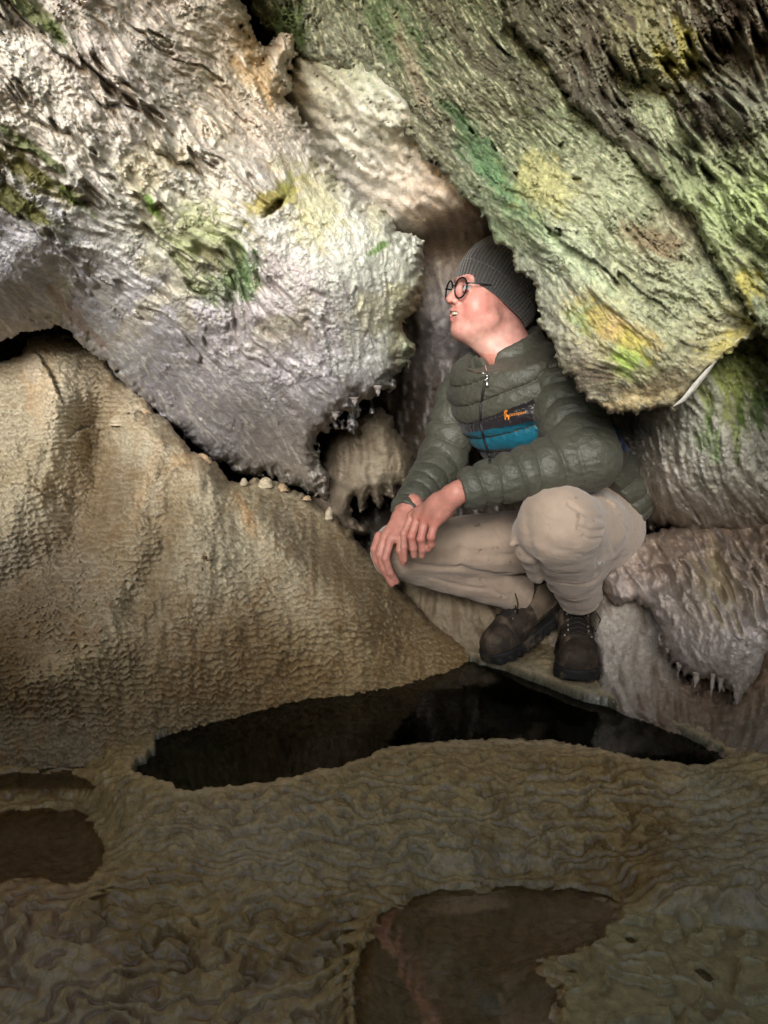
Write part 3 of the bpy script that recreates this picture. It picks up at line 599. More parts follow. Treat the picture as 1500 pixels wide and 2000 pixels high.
def mo_c(X, Y, shp, step, H, s):
    M, B, sc, cu = mo_h.f
    N = fftnoise(shp, 30 / step, None, .8, 510); F = fftnoise(shp, 4 / step, 18 / step, 0, 511)
    C = gauss_mix([(60, 800, .46, .40, .28), (90, 660, .40, .31, .20), (160, 720, .38, .34, .26), (100, 900, .48, .38, .22), (190, 950, .33, .25, .16), (300, 900, .46, .39, .27), (300, 1050, .36, .28, .16), (430, 960, .50, .40, .23), (500, 1000, .46, .40, .27), (620, 1080, .34, .27, .17), (400, 1100, .46, .40, .27), (560, 1150, .42, .36, .24),
                   (100, 1150, .36, .30, .21), (0, 1300, .24, .18, .10), (200, 1250, .42, .37, .26), (400, 1300, .38, .31, .20), (560, 1300, .34, .25, .13), (700, 1280, .42, .35, .22), (820, 1260, .34, .26, .15), (750, 1180, .32, .25, .15), (100, 1450, .32, .27, .19), (300, 1420, .36, .29, .19), (640, 1010, .36, .28, .18)], X + 14 * M, Y + 20 * N, 62)
    C = mixc(C, (.60, .54, .41), sstep(.5, 1., sc) * .4); C = mixc(C, (.17, .11, .055), (1 - sstep(0, .40, sc)) * .55)  # ledge shading in the colour: scallop crests paled, undersides darkened
    C = mixc(C, (.30, .19, .09), sstep(.5, 1.8, N + .5 * M) * .4)
    C = mixc(C, (.52, .30, .12), blob(X, Y, 78, 730, 16, 60, -8, N, .7, .7) * .35 + blob(X, Y, 375, 905, 40, 26, 30, N, .4, .5) * .5 + blob(X, Y, 480, 1000, 14, 80, -28, N, .5, .6) * .6 + blob(X, Y, 300, 900, 8, 110, 20, N, .6, .6) * .25)
    C = mixc(C, (.72, .68, .58), blob(X, Y, 66, 710, 12, 22, 0, N, .4, .5) * .35)
    for (cx, cy, rx, ry, a, k) in [(190, 880, 34, 150, 6, .7), (140, 1040, 50, 90, 40, .6), (330, 1060, 30, 150, 14, .55), (290, 1210, 40, 90, 40, .5), (655, 1080, 60, 60, 45, .5), (480, 1240, 70, 60, 0, .5), (60, 1180, 90, 50, 0, .5), (780, 1220, 50, 60, 40, .45), (20, 1290, 60, 60, 0, .5), (250, 760, 30, 40, 30, .4)]:
        C = mixc(C, (.20, .14, .07), blob(X, Y, cx, cy, rx, ry, a, .6 * N + .3 * M, .4, .8) * k)  # brown valley stain that also stands in for shade in the folds
    for (cx, cy, rx, ry, a, k) in [(110, 800, 26, 90, 0, .5), (260, 860, 40, 40, 0, .5), (410, 960, 34, 70, -30, .5), (560, 1150, 40, 120, -30, .35), (180, 1270, 130, 24, -24, .5), (60, 1000, 70, 30, 0, .4), (400, 1120, 60, 60, 0, .3), (700, 1300, 24, 60, 0, .3)]:
        C = mixc(C, (.62, .55, .40), blob(X, Y, cx, cy, rx, ry, a, .6 * N + .3 * M, .4, .8) * k)  # pale mineral crests, partly painted light on the humps
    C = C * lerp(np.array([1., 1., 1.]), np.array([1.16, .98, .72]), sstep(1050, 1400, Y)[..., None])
    return C * (1 + .12 * F[..., None])
dp = depth_on_plane
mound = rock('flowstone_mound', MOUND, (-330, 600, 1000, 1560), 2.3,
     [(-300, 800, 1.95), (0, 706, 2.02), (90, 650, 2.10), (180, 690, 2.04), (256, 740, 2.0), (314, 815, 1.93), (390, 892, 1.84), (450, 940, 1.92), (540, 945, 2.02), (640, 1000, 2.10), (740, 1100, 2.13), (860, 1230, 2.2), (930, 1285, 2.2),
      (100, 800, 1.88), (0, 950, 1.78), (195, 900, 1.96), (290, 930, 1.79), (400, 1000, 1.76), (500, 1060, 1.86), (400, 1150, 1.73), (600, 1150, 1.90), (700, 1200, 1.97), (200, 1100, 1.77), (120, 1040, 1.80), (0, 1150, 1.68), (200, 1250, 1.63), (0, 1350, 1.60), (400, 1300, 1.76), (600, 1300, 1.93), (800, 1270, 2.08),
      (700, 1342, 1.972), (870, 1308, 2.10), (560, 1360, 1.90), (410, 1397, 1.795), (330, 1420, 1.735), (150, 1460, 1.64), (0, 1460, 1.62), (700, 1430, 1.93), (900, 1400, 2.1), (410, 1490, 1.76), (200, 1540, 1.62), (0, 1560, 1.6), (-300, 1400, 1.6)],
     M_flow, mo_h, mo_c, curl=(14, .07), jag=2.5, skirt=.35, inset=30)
tag(mound, 'broad tan flowstone mound covered in rows of tiny scalloped ledges', 'flowstone mound')

def nub(px, py, d, w, h, col, par, seed, name='nub'):
    """rounded calcite knob growing out of the mound"""
    n, m = 14, 18; V = []; F = []
    rng = np.random.default_rng(seed); ph = rng.uniform(0, 6, 4)
    for i in range(n + 1):
        t = i / n
        r = w * (math.cos(t * math.pi / 2) ** .55 if t < 1 else 0) * (1 + .10 * math.sin(t * 9 + ph[0]))
        for j in range(m):
            a = 2 * math.pi * j / m; rr = r * (1 + .10 * math.sin(2 * a + ph[1]) + .06 * math.sin(5 * a + 7 * t + ph[2]))
            V.append((rr * math.cos(a) + .1 * w * math.sin(t * 3 + ph[3]), rr * math.sin(a), -h * .5 + t * h * 1.5))
    for i in range(n):
        for j in range(m):
            F.append((i * m + j, i * m + (j + 1) % m, (i + 1) * m + (j + 1) % m, (i + 1) * m + j))
    V = np.array(V) + V3(px, py, d)
    c = np.tile(np.array(col), (len(V), 1)) * (1 + .15 * rng.standard_normal((len(V), 1)))
    return mesh_np(name, V, np.array(F), M_flow, c, parent=par)
for k, (x, y, d, w, h) in enumerate([(397, 893, 1.87, .013, .012), (476, 938, 1.96, .008, .010), (518, 940, 2.0, .014, .014), (552, 948, 2.04, .012, .010), (643, 1000, 2.10, .010, .017), (256, 740, 2.02, .010, .020), (287, 808, 1.95, .014, .014), (232, 818, 1.93, .022, .014), (310, 936, 1.80, .022, .022), (58, 950, 1.80, .016, .018), (180, 688, 2.06, .010, .008), (130, 655, 2.1, .010, .008), (600, 968, 2.06, .008, .006)]):
    nub(x, y + 5, d - .01, w * 1.45, h * 1.35, (.50, .42, .29) if k % 3 else (.48, .34, .2), mound, 700 + k)

# small stalactites hanging from the lips
def icicle(px, py, d, w, L, par, seed, col=(.42, .36, .31)):
    n, m = 9, 9; V = []; F = []; r_ = np.random.default_rng(seed); bx, by = r_.uniform(-.12, .12, 2)
    for i in range(n + 1):
        t = i / n; r = w * (1 - t) ** .75 * (1 + .16 * math.sin(t * 11 + seed)) + w * .06
        for j in range(m):
            a = 2 * math.pi * j / m; q = r * (1 + .14 * math.sin(2 * a + seed)); V.append((q * math.cos(a) + bx * L * t * t, q * math.sin(a) + by * L * t * t, .35 * L - 1.35 * L * t))
    for i in range(n):
        for j in range(m): F.append((i * m + j, (i + 1) * m + j, (i + 1) * m + (j + 1) % m, i * m + (j + 1) % m))
    F.append(tuple(n * m + j for j in range(m)))
    mesh_np('stalactite', np.array(V) + V3(px, py, d), F, M_pale, np.tile(np.array(col), (len(V), 1)), parent=par)
for k, (x, y, d, w, L) in enumerate([(1440, 1342, 1.575, .013, .038), (1408, 1330, 1.585, .007, .028), (1392, 1326, 1.59, .005, .040), (1360, 1322, 1.62, .008, .024), (1326, 1300, 1.67, .007, .014), (1456, 1336, 1.57, .009, .016), (1304, 1268, 1.70, .006, .010)]):
    icicle(x, y, d, w, L, shelf, k)
for k, (x, y, d, w, L) in enumerate([(738, 764, 1.685, .010, .018), (692, 786, 1.695, .009, .014), (655, 814, 1.74, .010, .014), (664, 766, 1.66, .008, .010)]):
    icicle(x, y - 6, d, w, L, hanging, 50 + k, (.27, .24, .22))
ed = [(1318, 797), (1340, 783), (1362, 757), (1384, 730), (1402, 708)]; V = []; F = []
for i, (x, y) in enumerate(ed):
    ww = (1, 4, 5, 4, 1)[i]
    for (ax, ay, dd) in ((-ww, -ww, 1.245), (ww * .6, ww * .6, 1.255), (ww * .6, ww * .6, 1.31), (-ww, -ww, 1.31)): V.append(V3(x + ax - 3, y + ay - 3, dd))
for i in range(4):
    for j in range(4): F.append((i * 4 + j, i * 4 + (j + 1) % 4, (i + 1) * 4 + (j + 1) % 4, (i + 1) * 4 + j))
mesh_np('pale_broken_edge', np.array(V), F, M_pale, np.tile(np.array([.50, .48, .42]), (len(V), 1)), parent=boulder)
# a dead sprig caught on the mound
def tube(name, pts, r, mat, par=None, m=6, taper=1.0):
    P = [Vector(p) for p in pts]; V = []; F = []
    for i, p in enumerate(P):
        t = (P[min(i + 1, len(P) - 1)] - P[max(i - 1, 0)]).normalized()
        a = t.cross(Vector((0.3, .2, 1))).normalized(); b = t.cross(a)
        rr = (r[i] if isinstance(r, (list, tuple)) else r * lerp(1, taper, i / (len(P) - 1)))
        for j in range(m):
            q = 2 * math.pi * j / m; V.append(p + a * math.cos(q) * rr + b * math.sin(q) * rr)
    for i in range(len(P) - 1):
        for j in range(m): F.append((i * m + j, i * m + (j + 1) % m, (i + 1) * m + (j + 1) % m, (i + 1) * m + j))
    F.append(tuple(range(m - 1, -1, -1))); F.append(tuple((len(P) - 1) * m + j for j in range(m)))
    return mesh_np(name, np.array([tuple(v) for v in V]), F, mat, None, parent=par)
M_twig = plain_material('dry_twig', (.10, .05, .025), .8)
dsp = 1.715
sprig = tag(empty('dry_sprig', V3(402, 1098, dsp)), 'tiny dead brown sprig stuck on the middle of the flowstone mound', 'sprig')
for pts, r in ([[(402, 1090), (398, 1098), (395, 1108), (396, 1114)], .0016], [[(400, 1095), (408, 1094), (414, 1092)], .0013], [[(397, 1101), (405, 1103)], .0011]):
    adopt(tube('stem', [V3(x, y, dsp - .004 * i) for i, (x, y) in enumerate(pts)], r, M_twig, None), sprig)
bpy.context.view_layer.update()
def ball(name, c, r, mat, n=8, m=10, sc=(1, 1, 1), par=None):
    V = []; F = []
    for i in range(n + 1):
        t = math.pi * i / n
        for j in range(m):
            a = 2 * math.pi * j / m; V.append((c[0] + r * sc[0] * math.sin(t) * math.cos(a), c[1] + r * sc[1] * math.sin(t) * math.sin(a), c[2] + r * sc[2] * math.cos(t)))
    for i in range(n):
        for j in range(m): F.append((i * m + j, (i + 1) * m + j, (i + 1) * m + (j + 1) % m, i * m + (j + 1) % m))
    return mesh_np(name, np.array(V), np.array(F), mat, None, parent=par)
adopt(ball('seed_head', V3(401, 1089, dsp - .004), .0055, M_twig, sc=(1, 1, .8)), sprig)

# ---- rimstone floor
POOL = [(256, 1500), (268, 1486), (300, 1460), (303, 1436), (326, 1424), (335, 1408), (380, 1400), (410, 1380), (560, 1320), (700, 1290), (870, 1262), (935, 1284), (1000, 1303), (1070, 1326), (1140, 1352), (1190, 1362), (1250, 1387), (1300, 1404), (1340, 1426), (1395, 1452), (1425, 1472), (1410, 1486), (1376, 1498), (1320, 1492), (1250, 1484), (1190, 1470), (1130, 1458), (1080, 1450), (1000, 1446), (930, 1447), (872, 1450), (820, 1456), (760, 1462), (735, 1470), (722, 1480), (650, 1502), (600, 1512), (560, 1524), (510, 1532), (460, 1538), (410, 1540), (370, 1548), (345, 1545), (335, 1530), (300, 1522), (280, 1516), (262, 1510)]
PL1 = [(-300, 1455), (0, 1458), (70, 1460), (150, 1470), (180, 1482), (150, 1500), (130, 1530), (60, 1518), (0, 1516), (-300, 1510)]
PL2 = [(-300, 1575), (0, 1576), (90, 1568), (150, 1558), (172, 1580), (190, 1620), (205, 1650), (200, 1690), (170, 1735), (110, 1740), (80, 1722), (0, 1730), (-300, 1730)]
PM = [(700, 2400), (690, 1960), (702, 1890), (712, 1850), (740, 1790), (790, 1750), (850, 1718), (940, 1716), (1010, 1722), (1100, 1732), (1190, 1735), (1218, 1752), (1216, 1800), (1185, 1822), (1180, 1850), (1150, 1885), (1080, 1905), (1055, 1925), (1100, 1960), (1085, 2400)]
PR = [(1340, 1508), (1400, 1510), (1450, 1532), (1500, 1580), (1560, 1640), (1700, 1700), (1700, 1770), (1500, 1762), (1400, 1752), (1350, 1710), (1325, 1640), (1330, 1560)]
def dens(lo, hi, a, b, step, g=1.12):
    c = list(np.arange(a, b + step, step)); s = step
    L = [a]; 
    while L[-1] > lo: s *= g; L.append(L[-1] - s)
    R = [c[-1]]; s = step
    while R[-1] < hi: s *= g; R.append(R[-1] + s)
    return np.array(L[:0:-1] + c + R[1:])
fx = dens(-1600, 3200, -40, 1540, 2.3); fy = dens(1210, 4200, 1270, 2020, 2.2)
X, Y = np.meshgrid(fx, fy); shp = X.shape
ZB = tps([(700, 1400, 0), (350, 1400, 0), (560, 1340, 0), (250, 1430, -.002), (700, 1300, .0), (1350, 1425, .004), (256, 1500, 0), (370, 1550, -.002), (550, 1528, -.001), (700, 1488, 0), (900, 1450, 0), (1130, 1462, 0), (1425, 1480, 0), (1250, 1388, .004), (1000, 1300, .006), (1100, 1250, .035), (900, 1200, .02), (1060, 1322, .010), (1130, 1347, .012), (1190, 1360, .012), (1230, 1360, .02), (1160, 1310, .030), (1060, 1290, .03), (1500, 1530, .0), (1560, 1600, -.03), (1240, 1496, -.003), (1340, 1506, -.003), (1440, 1500, 0),
          (700, 1600, -.05), (400, 1650, -.06), (1000, 1600, -.06), (1000, 1705, -.115), (1150, 1710, -.118), (1300, 1560, -.045), (1400, 1560, -.035), (1150, 1600, -.062), (1300, 1700, -.075), (1440, 1740, -.085), (700, 1750, -.122), (560, 1800, -.125), (300, 1800, -.12), (200, 1700, -.078), (180, 1600, -.072), (100, 1555, -.062), (0, 1550, -.060), (0, 1440, -.02), (150, 1490, -.018), (220, 1560, -.03),
          (0, 1760, -.083), (150, 1770, -.088), (700, 1950, -.16), (1000, 1900, -.15), (0, 2000, -.18), (400, 2000, -.18), (1300, 1900, -.145), (1500, 2000, -.15), (-300, 1800, -.12), (-300, 1400, .0), (1800, 1700, -.1), (1800, 2200, -.2), (700, 2300, -.26), (0, 2300, -.26), (1500, 2300, -.25)], X, Y)
ZB = np.clip(ZB, -.32, .12)
bb = -(np.clip(Y, 0, 4200) - 1000) / FPX
T = (CAMZ - ZB) / (SP - bb * CP)
P = W(X, Y, T); xw, yw = P[..., 0], P[..., 1]
n1 = fbm(xw * 6, yw * 6, o=3, seed=3); n2 = fbm(xw * 14, yw * 14, o=3, seed=9); n3 = fbm(xw * 60, yw * 60, o=3, seed=21)
near = 1 - sstep(1.05, 1.35, yw)                      # bigger gours on the lower terrace
def gours(sx, sy, rot, seed, wamp):
    c, s_ = math.cos(rot), math.sin(rot)
    u = (xw * c + yw * s_) / sx + wamp * n1 * 2.2 + .5 * n2; v = (-xw * s_ + yw * c) / sy + wamp * n2 * 2.0 + 1.2 * n1
    f1, e, cid = voronoi(u, v, .9, seed)
    return np.exp(-(e / .13) ** 2), e, cid
g1, e1, c1 = gours(.040, .022, rad(4), 40, .9)
g2, e2, c2 = gours(.072, .040, rad(14), 60, .9)
def terr(sy, rot, seed, wa):
    c, s_ = math.cos(rot), math.sin(rot); v = (-xw * s_ + yw * c) / sy
    w = wa * (1.5 * fbm(xw * 6, yw * 12, o=2, seed=seed) + .8 * fbm(xw * 18, yw * 30, o=2, seed=seed + 5))
    q = v + w * 1.6; f = q - np.floor(q)
    return np.where(f < .8, (f / .8) ** 3, 1 - ((f - .8) / .2)), q
t1_, q1_ = terr(.030, rad(3), 140, .9); t2_, q2_ = terr(.052, rad(16), 150, .8)
g3, e3, c3 = gours(.018, .010, rad(-3), 80, .5)
Z = ZB.copy()
sp = poly_sdf(POOL, X, Y); jn = (5 * perlin(xw * 40, yw * 40, seed=5) + 3 * perlin(xw * 110, yw * 110, seed=6)) * (1 - .75 * sstep(850, 1000, X) * (1 - sstep(1425, 1455, Y)))
sp = sp + jn
fade_rim = sstep(0, 26, -sp)
hfield = (lerp(.0026 * g1 + .0015 * (c1 - .5) + .0085 * (1 - t1_), .0042 * g2 + .002 * (c2 - .5) + .012 * (1 - t2_), near)) * (.55 + .6 * sstep(-.3, .3, n2)) + .0022 * g3 * (1 - near) + .0015 * n2 + .0006 * n3
hfield = 1.25 * hfield * (.12 + .88 * fade_rim) * (1 - .5 * sstep(1.55, 1.75, yw))
Z = Z + hfield
Z = Z + .005 * np.exp(-((-sp - 4) / 9) ** 2) * (sp < 8)
Z = np.where(sp > 0, Z - .03 * sstep(0, 5, sp) - lerp(.10, .32, sstep(350, 750, X)) * sstep(2, 90, sp), Z)
def carve(poly, zw, dep, k, rimh=.003, w=60):
    global Z
    s = poly_sdf(poly, X, Y) + k * jn
    Z = lerp(zw + .003 + .5 * hfield, Z, sstep(0, 55, -s))
    base = np.where(s > 0, np.minimum(Z, zw - .004 - dep * sstep(0, w, s) + .35 * hfield + .004 * n2), Z)
    Z = base + rimh * np.exp(-((s + 5) / 8) ** 2) * 1.
    return s
s1 = carve(PL1, -.030, .006, 1.0, .001); s2 = carve(PL2, -.078, .010, 1.2, .001); sm = carve(PM, -.130, .020, 1.3, .002, 90); sr = poly_sdf(PR, X, Y)
# drowned slabs with curled rims in the lower right
slabs = sstep(-1.0, 1.0, (X - 1090) / 60) * sstep(1740, 1790, Y + 30 * n1) * sstep(-2, 8, -sm)
nq = 3.2 * fbm(xw * 6.5, yw * 9, o=2, seed=90) + 1.2 * n2 + 3.; fq = nq - np.floor(nq); lvl = np.floor(nq) + sstep(0, .10, fq)
Z = lerp(Z, -.158 + .0105 * lvl + .006 * np.exp(-((fq - .12) / .07) ** 2), slabs)
Cc = gauss_mix([(700, 1500, .30, .26, .18), (400, 1580, .32, .27, .19), (1000, 1480, .34, .28, .19), (1000, 1560, .26, .23, .16), (700, 1600, .24, .22, .16), (500, 1650, .30, .27, .22), (1250, 1560, .20, .14, .06), (1300, 1650, .17, .11, .045), (1180, 1600, .19, .15, .07), (1400, 1540, .34, .32, .22), (1430, 1640, .30, .27, .19), (900, 1650, .26, .24, .17), (1000, 1690, .30, .27, .20),
                (250, 1800, .28, .21, .12), (60, 1800, .30, .22, .17), (400, 1800, .26, .20, .10), (600, 1850, .24, .19, .10), (500, 1960, .30, .24, .17), (150, 1950, .30, .23, .18), (1250, 1900, .30, .25, .14), (1400, 1900, .28, .26, .18), (1450, 1750, .20, .15, .08), (1300, 1980, .24, .19, .11), (850, 1900, .34, .24, .13), (1000, 1850, .34, .26, .16),
                (60, 1490, .26, .17, .09), (60, 1650, .30, .20, .13), (1250, 1400, .45, .40, .29), (1400, 1450, .42, .36, .26), (1000, 1310, .36, .29, .2), (100, 1545, .36, .30, .17), (200, 1520, .34, .28, .16), (240, 1600, .30, .26, .18), (700, 1400, .10, .09, .06)], X + 40 * n2, Y + 30 * n1, 60)
gg = clip01(lerp(.5 * g1 + sstep(.6, 1, 1 - t1_), .5 * g2 + sstep(.6, 1, 1 - t2_), near))
Cc = mixc(Cc, (.50, .42, .25), gg * .55 * (sp < 0) * (sm < 4))
Cc = mixc(Cc, (.26, .19, .15), sstep(.25, .5, lerp(e1, e2, near)) * .35 * sstep(-.4, .2, n1) * near)
Cc = mixc(Cc, (.12, .08, .035), sstep(.0, .4, n1 + .6 * n2) * .45)
Cc = mixc(Cc, (.10, .07, .04), sstep(.55, .95, lerp(t1_, t2_, near)) * .0 + (1 - sstep(.0, .12, lerp(e1, e2, near))) * .0)
Cc = mixc(Cc, (.52, .46, .34), np.exp(-((-sp - 6) / 8) ** 2) * .75)
Cc = Cc * lerp(np.array([1.05, 1.0, .9]), np.array([1.22, 1.0, .68]), sstep(1400, 1500, Y)[..., None])
Cc = mixc(Cc, (.07, .07, .045), sstep(-2, 3, sp)); Cc = mixc(Cc, (.30, .30, .18), sstep(8, 40, sp) * (1 - sstep(420, 760, X)) * .8)
Cc = mixc(Cc, (.50, .37, .26), np.maximum(sstep(0, 20, s1), sstep(0, 24, s2)) * .85)
Cc = mixc(Cc, (.36, .31, .19), sstep(-70, 60, sr + 60 * n2) * .5)
Cc = mixc(Cc, (.68, .54, .36), sstep(5, 40, sm) * .85)
Cc = mixc(Cc, (.46, .38, .19), slabs * .6)
Cc = mixc(Cc, (.20, .14, .06), slabs * sstep(.6, 1, fq) * .5)
P = np.stack([xw, yw, Z], -1)
idx = np.arange(X.size).reshape(shp)
q = np.stack([idx[:-1, :-1], idx[1:, :-1], idx[1:, 1:], idx[:-1, 1:]], -1).reshape(-1, 4)
fl = mesh_np('cave_floor', P, q, M_floor, Cc); fl['kind'] = 'structure'
print('floor', len(q), round(time.time() - T0, 1))

# thin calcite crusts along the far right rim
# ---- water
def water_material(name, tintc, rough=.02, glossy=1.0, murk=0.0, ior=1.33, wave=.0, wscale=(30, 30, 30)):
    m = bpy.data.materials.new(name); m.use_nodes = True; n = m.node_tree.nodes; l = m.node_tree.links
    n.remove(n['Principled BSDF']); out = n['Material Output']
    tr = n.new('ShaderNodeBsdfTransparent'); tr.inputs['Color'].default_value = (*tintc, 1)
    gl = n.new('ShaderNodeBsdfGlossy'); gl.inputs['Roughness'].default_value = rough
    gl.inputs['Color'].default_value = (1, 1, 1, 1)
    fr = n.new('ShaderNodeFresnel'); fr.inputs['IOR'].default_value = ior
    mx = n.new('ShaderNodeMixShader'); base = tr
    if murk:
        df = n.new('ShaderNodeBsdfDiffuse'); df.inputs['Color'].default_value = (.30, .25, .19, 1)
        m2 = n.new('ShaderNodeMixShader'); m2.inputs[0].default_value = murk; l.new(tr.outputs[0], m2.inputs[1]); l.new(df.outputs[0], m2.inputs[2]); base = m2
    l.new(fr.outputs[0], mx.inputs[0]); l.new(base.outputs[0], mx.inputs[1]); l.new(gl.outputs[0], mx.inputs[2])
    l.new(mx.outputs[0], out.inputs['Surface'])
    if wave:
        tc = n.new('ShaderNodeTexCoord'); mp = n.new('ShaderNodeMapping'); mp.inputs['Scale'].default_value = wscale
        nz = n.new('ShaderNodeTexNoise'); nz.inputs['Scale'].default_value = 1; nz.inputs['Detail'].default_value = 3
        l.new(tc.outputs['Object'], mp.inputs['Vector']); l.new(mp.outputs[0], nz.inputs['Vector'])
        bp = n.new('ShaderNodeBump'); bp.inputs['Strength'].default_value = wave; bp.inputs['Distance'].default_value = .002
        l.new(nz.outputs['Fac'], bp.inputs['Height']); l.new(bp.outputs[0], gl.inputs['Normal']); l.new(bp.outputs[0], fr.inputs['Normal'])
    return m
def water(name, poly, z, mat, grow=1.0):
    pts = [V3(x, y, float(depth_on_plane(y, z))) for x, y in poly]
    o = mesh_np(name, np.array(pts), [tuple(range(len(pts) - 1, -1, -1))], mat, None, smooth=False)
    o['kind'] = 'structure'; return o
M_dark = water_material('deep_water', (.34, .36, .28), .015, wave=.25, wscale=(14, 40, 30))
M_clear = water_material('shallow_water', (.93, .87, .76), .02, ior=1.5, wave=.12, wscale=(18, 18, 18))
M_milky = water_material('milky_water', (.85, .82, .7), .08, murk=.35, wave=.08, wscale=(14, 14, 14))
water('pool_water', [(200, 1480), (300, 1380), (560, 1300), (900, 1240), (1150, 1320), (1450, 1460), (1440, 1500), (1250, 1500), (950, 1465), (760, 1480), (560, 1540), (370, 1560), (230, 1520)], -.010, M_dark)
water('pool_water', [(-600, 1445), (220, 1450), (220, 1540), (-600, 1540)], -.030, M_clear)
water('pool_water', [(-600, 1550), (240, 1545), (250, 1700), (200, 1760), (-600, 1760)], -.078, M_clear)
water('pool_water', [(660, 3400), (670, 1690), (1900, 1690), (2300, 3400)], -.130, M_clear)

# ---- roof and the rest of the chamber, and an added shading sill behind the camera
def shell(name, fn, nu, nv, mat, col):
    u, v = np.meshgrid(np.linspace(0, 1, nu), np.linspace(0, 1, nv)); P = fn(u, v)
    P = P + .10 * fbm(P[..., 0] * 2.3, P[..., 1] * 2.3, P[..., 2] * 2.3, 4, 3)[..., None] * np.array([.5, .5, 1.])
    i = np.arange(nu * nv).reshape(nv, nu); q = np.stack([i[:-1, :-1], i[1:, :-1], i[1:, 1:], i[:-1, 1:]], -1).reshape(-1, 4)
    nz = fbm(P[..., 0] * 7, P[..., 1] * 7, P[..., 2] * 7, 4, 7)[..., None]
    o = mesh_np(name, P, q, mat, np.array(col) * (1 + .5 * nz)); o['kind'] = 'structure'; return o
ROOF_END = .1
shell('cave_ceiling', lambda u, v: np.stack([lerp(-2.6, 2.6, u), lerp(ROOF_END, 3.6, v), 2.0 + .2 * v - .9 * (np.abs(u - .5) * 2) ** 3], -1), 120, 90, M_wall, (.30, .27, .20))
shell('cave_wall', lambda u, v: np.stack([-1.75 + .15 * np.sin(v * 3), lerp(.2, 3.6, u), lerp(-.5, 2.1, v)], -1), 90, 60, M_wall, (.34, .31, .26))
shell('cave_wall', lambda u, v: np.stack([1.85 + .15 * np.sin(v * 3), lerp(.2, 3.6, u), lerp(-.5, 2.1, v)], -1), 90, 60, M_wall, (.30, .28, .20))
shell('cave_wall', lambda u, v: np.stack([lerp(-2.2, 2.2, u), 3.3 + 0 * v, lerp(-.5, 2.2, v)], -1), 100, 60, M_wall, (.16, .12, .09))
SHADE_SILL = 1.14
def shade_sill_fn(u, v):
    a = v * math.pi
    return np.stack([lerp(-2.4, 2.4, u), -.85 - .45 * np.cos(a) * -1 , -.45 + (SHADE_SILL + .45 + .04 * sstep(-.2, -1.2, lerp(-2.4, 2.4, u))) * np.sin(a) ** .6 + .06 * np.sin(u * 11)], -1)
o = shell('added_shade_sill', shade_sill_fn, 120, 50, M_wall, (.34, .28, .20))  # unseen sill, put behind the camera to keep sunlight off the floor
o = shell('cave_mouth_ground', lambda u, v: np.stack([lerp(-6, 6, u), lerp(-7, .4, v), -.42 + 0 * u], -1), 60, 60, M_wall, (.36, .28, .18))
# ------------------------------------------------------------ signed-distance modelling for the figure
def rc(P, a, b, ra, rb, puff=None, puff_r=.009, ph=0.):
    a = np.asarray(a); b = np.asarray(b); e = b - a; L = math.sqrt((e * e).sum())
    t = clip01(((P - a) @ e) / (L * L))
    r = ra + (rb - ra) * t
    if puff:
        q = t * L / puff + ph + .12 * np.sin(P[:, 0] * 55 + P[:, 2] * 40)
        r = r + puff_r * (np.abs(np.sin(np.pi * q)) ** .5 - .75)
    return np.sqrt(((P - a - t[:, None] * e) ** 2).sum(-1)) - r
def ell(P, c, r, R=None):
    p = P - np.asarray(c)
    if R is not None: p = p @ R
    r = np.asarray(r); k0 = np.sqrt(((p / r) ** 2).sum(-1)); k1 = np.sqrt(((p / (r * r)) ** 2).sum(-1)) + 1e-9
    return k0 * (k0 - 1) / k1
def smin(a, b, k):
    h = clip01(.5 + .5 * (b - a) / k); return b + (a - b) * h - k * h * (1 - h)
def smax(a, b, k): return -smin(-a, -b, k)
def sdf_grid(f, lo, hi, h):
    B = 8; lo = np.asarray(lo, float); n = np.ceil((np.asarray(hi) - lo) / h / B).astype(int); N = n * B
    F = np.full(tuple(N), 1., np.float32)
    bi = np.stack(np.meshgrid(*[np.arange(k) for k in n], indexing='ij'), -1).reshape(-1, 3)
    cen = lo + (bi * B + (B - 1) / 2) * h; fc = f(cen)
    act = np.abs(fc) < h * B * 1.15 + .006
    for b, v in zip(bi[~act], fc[~act]):
        F[b[0] * B:b[0] * B + B, b[1] * B:b[1] * B + B, b[2] * B:b[2] * B + B] = v
    off = np.stack(np.meshgrid(*[np.arange(B)] * 3, indexing='ij'), -1).reshape(-1, 3)
    ab = bi[act]
    for s in range(0, len(ab), 600):
        c = ab[s:s + 600]; ii = (c[:, None] * B + off[None]).reshape(-1, 3)
        F[ii[:, 0], ii[:, 1], ii[:, 2]] = f(lo + ii * h)
    return F
def grad_sdf(f, v, e=.0012):
    g = np.stack([f(v + np.eye(3)[k] * e) - f(v - np.eye(3)[k] * e) for k in range(3)], -1)
    return g / (np.sqrt((g ** 2).sum(-1, keepdims=True)) + 1e-9)
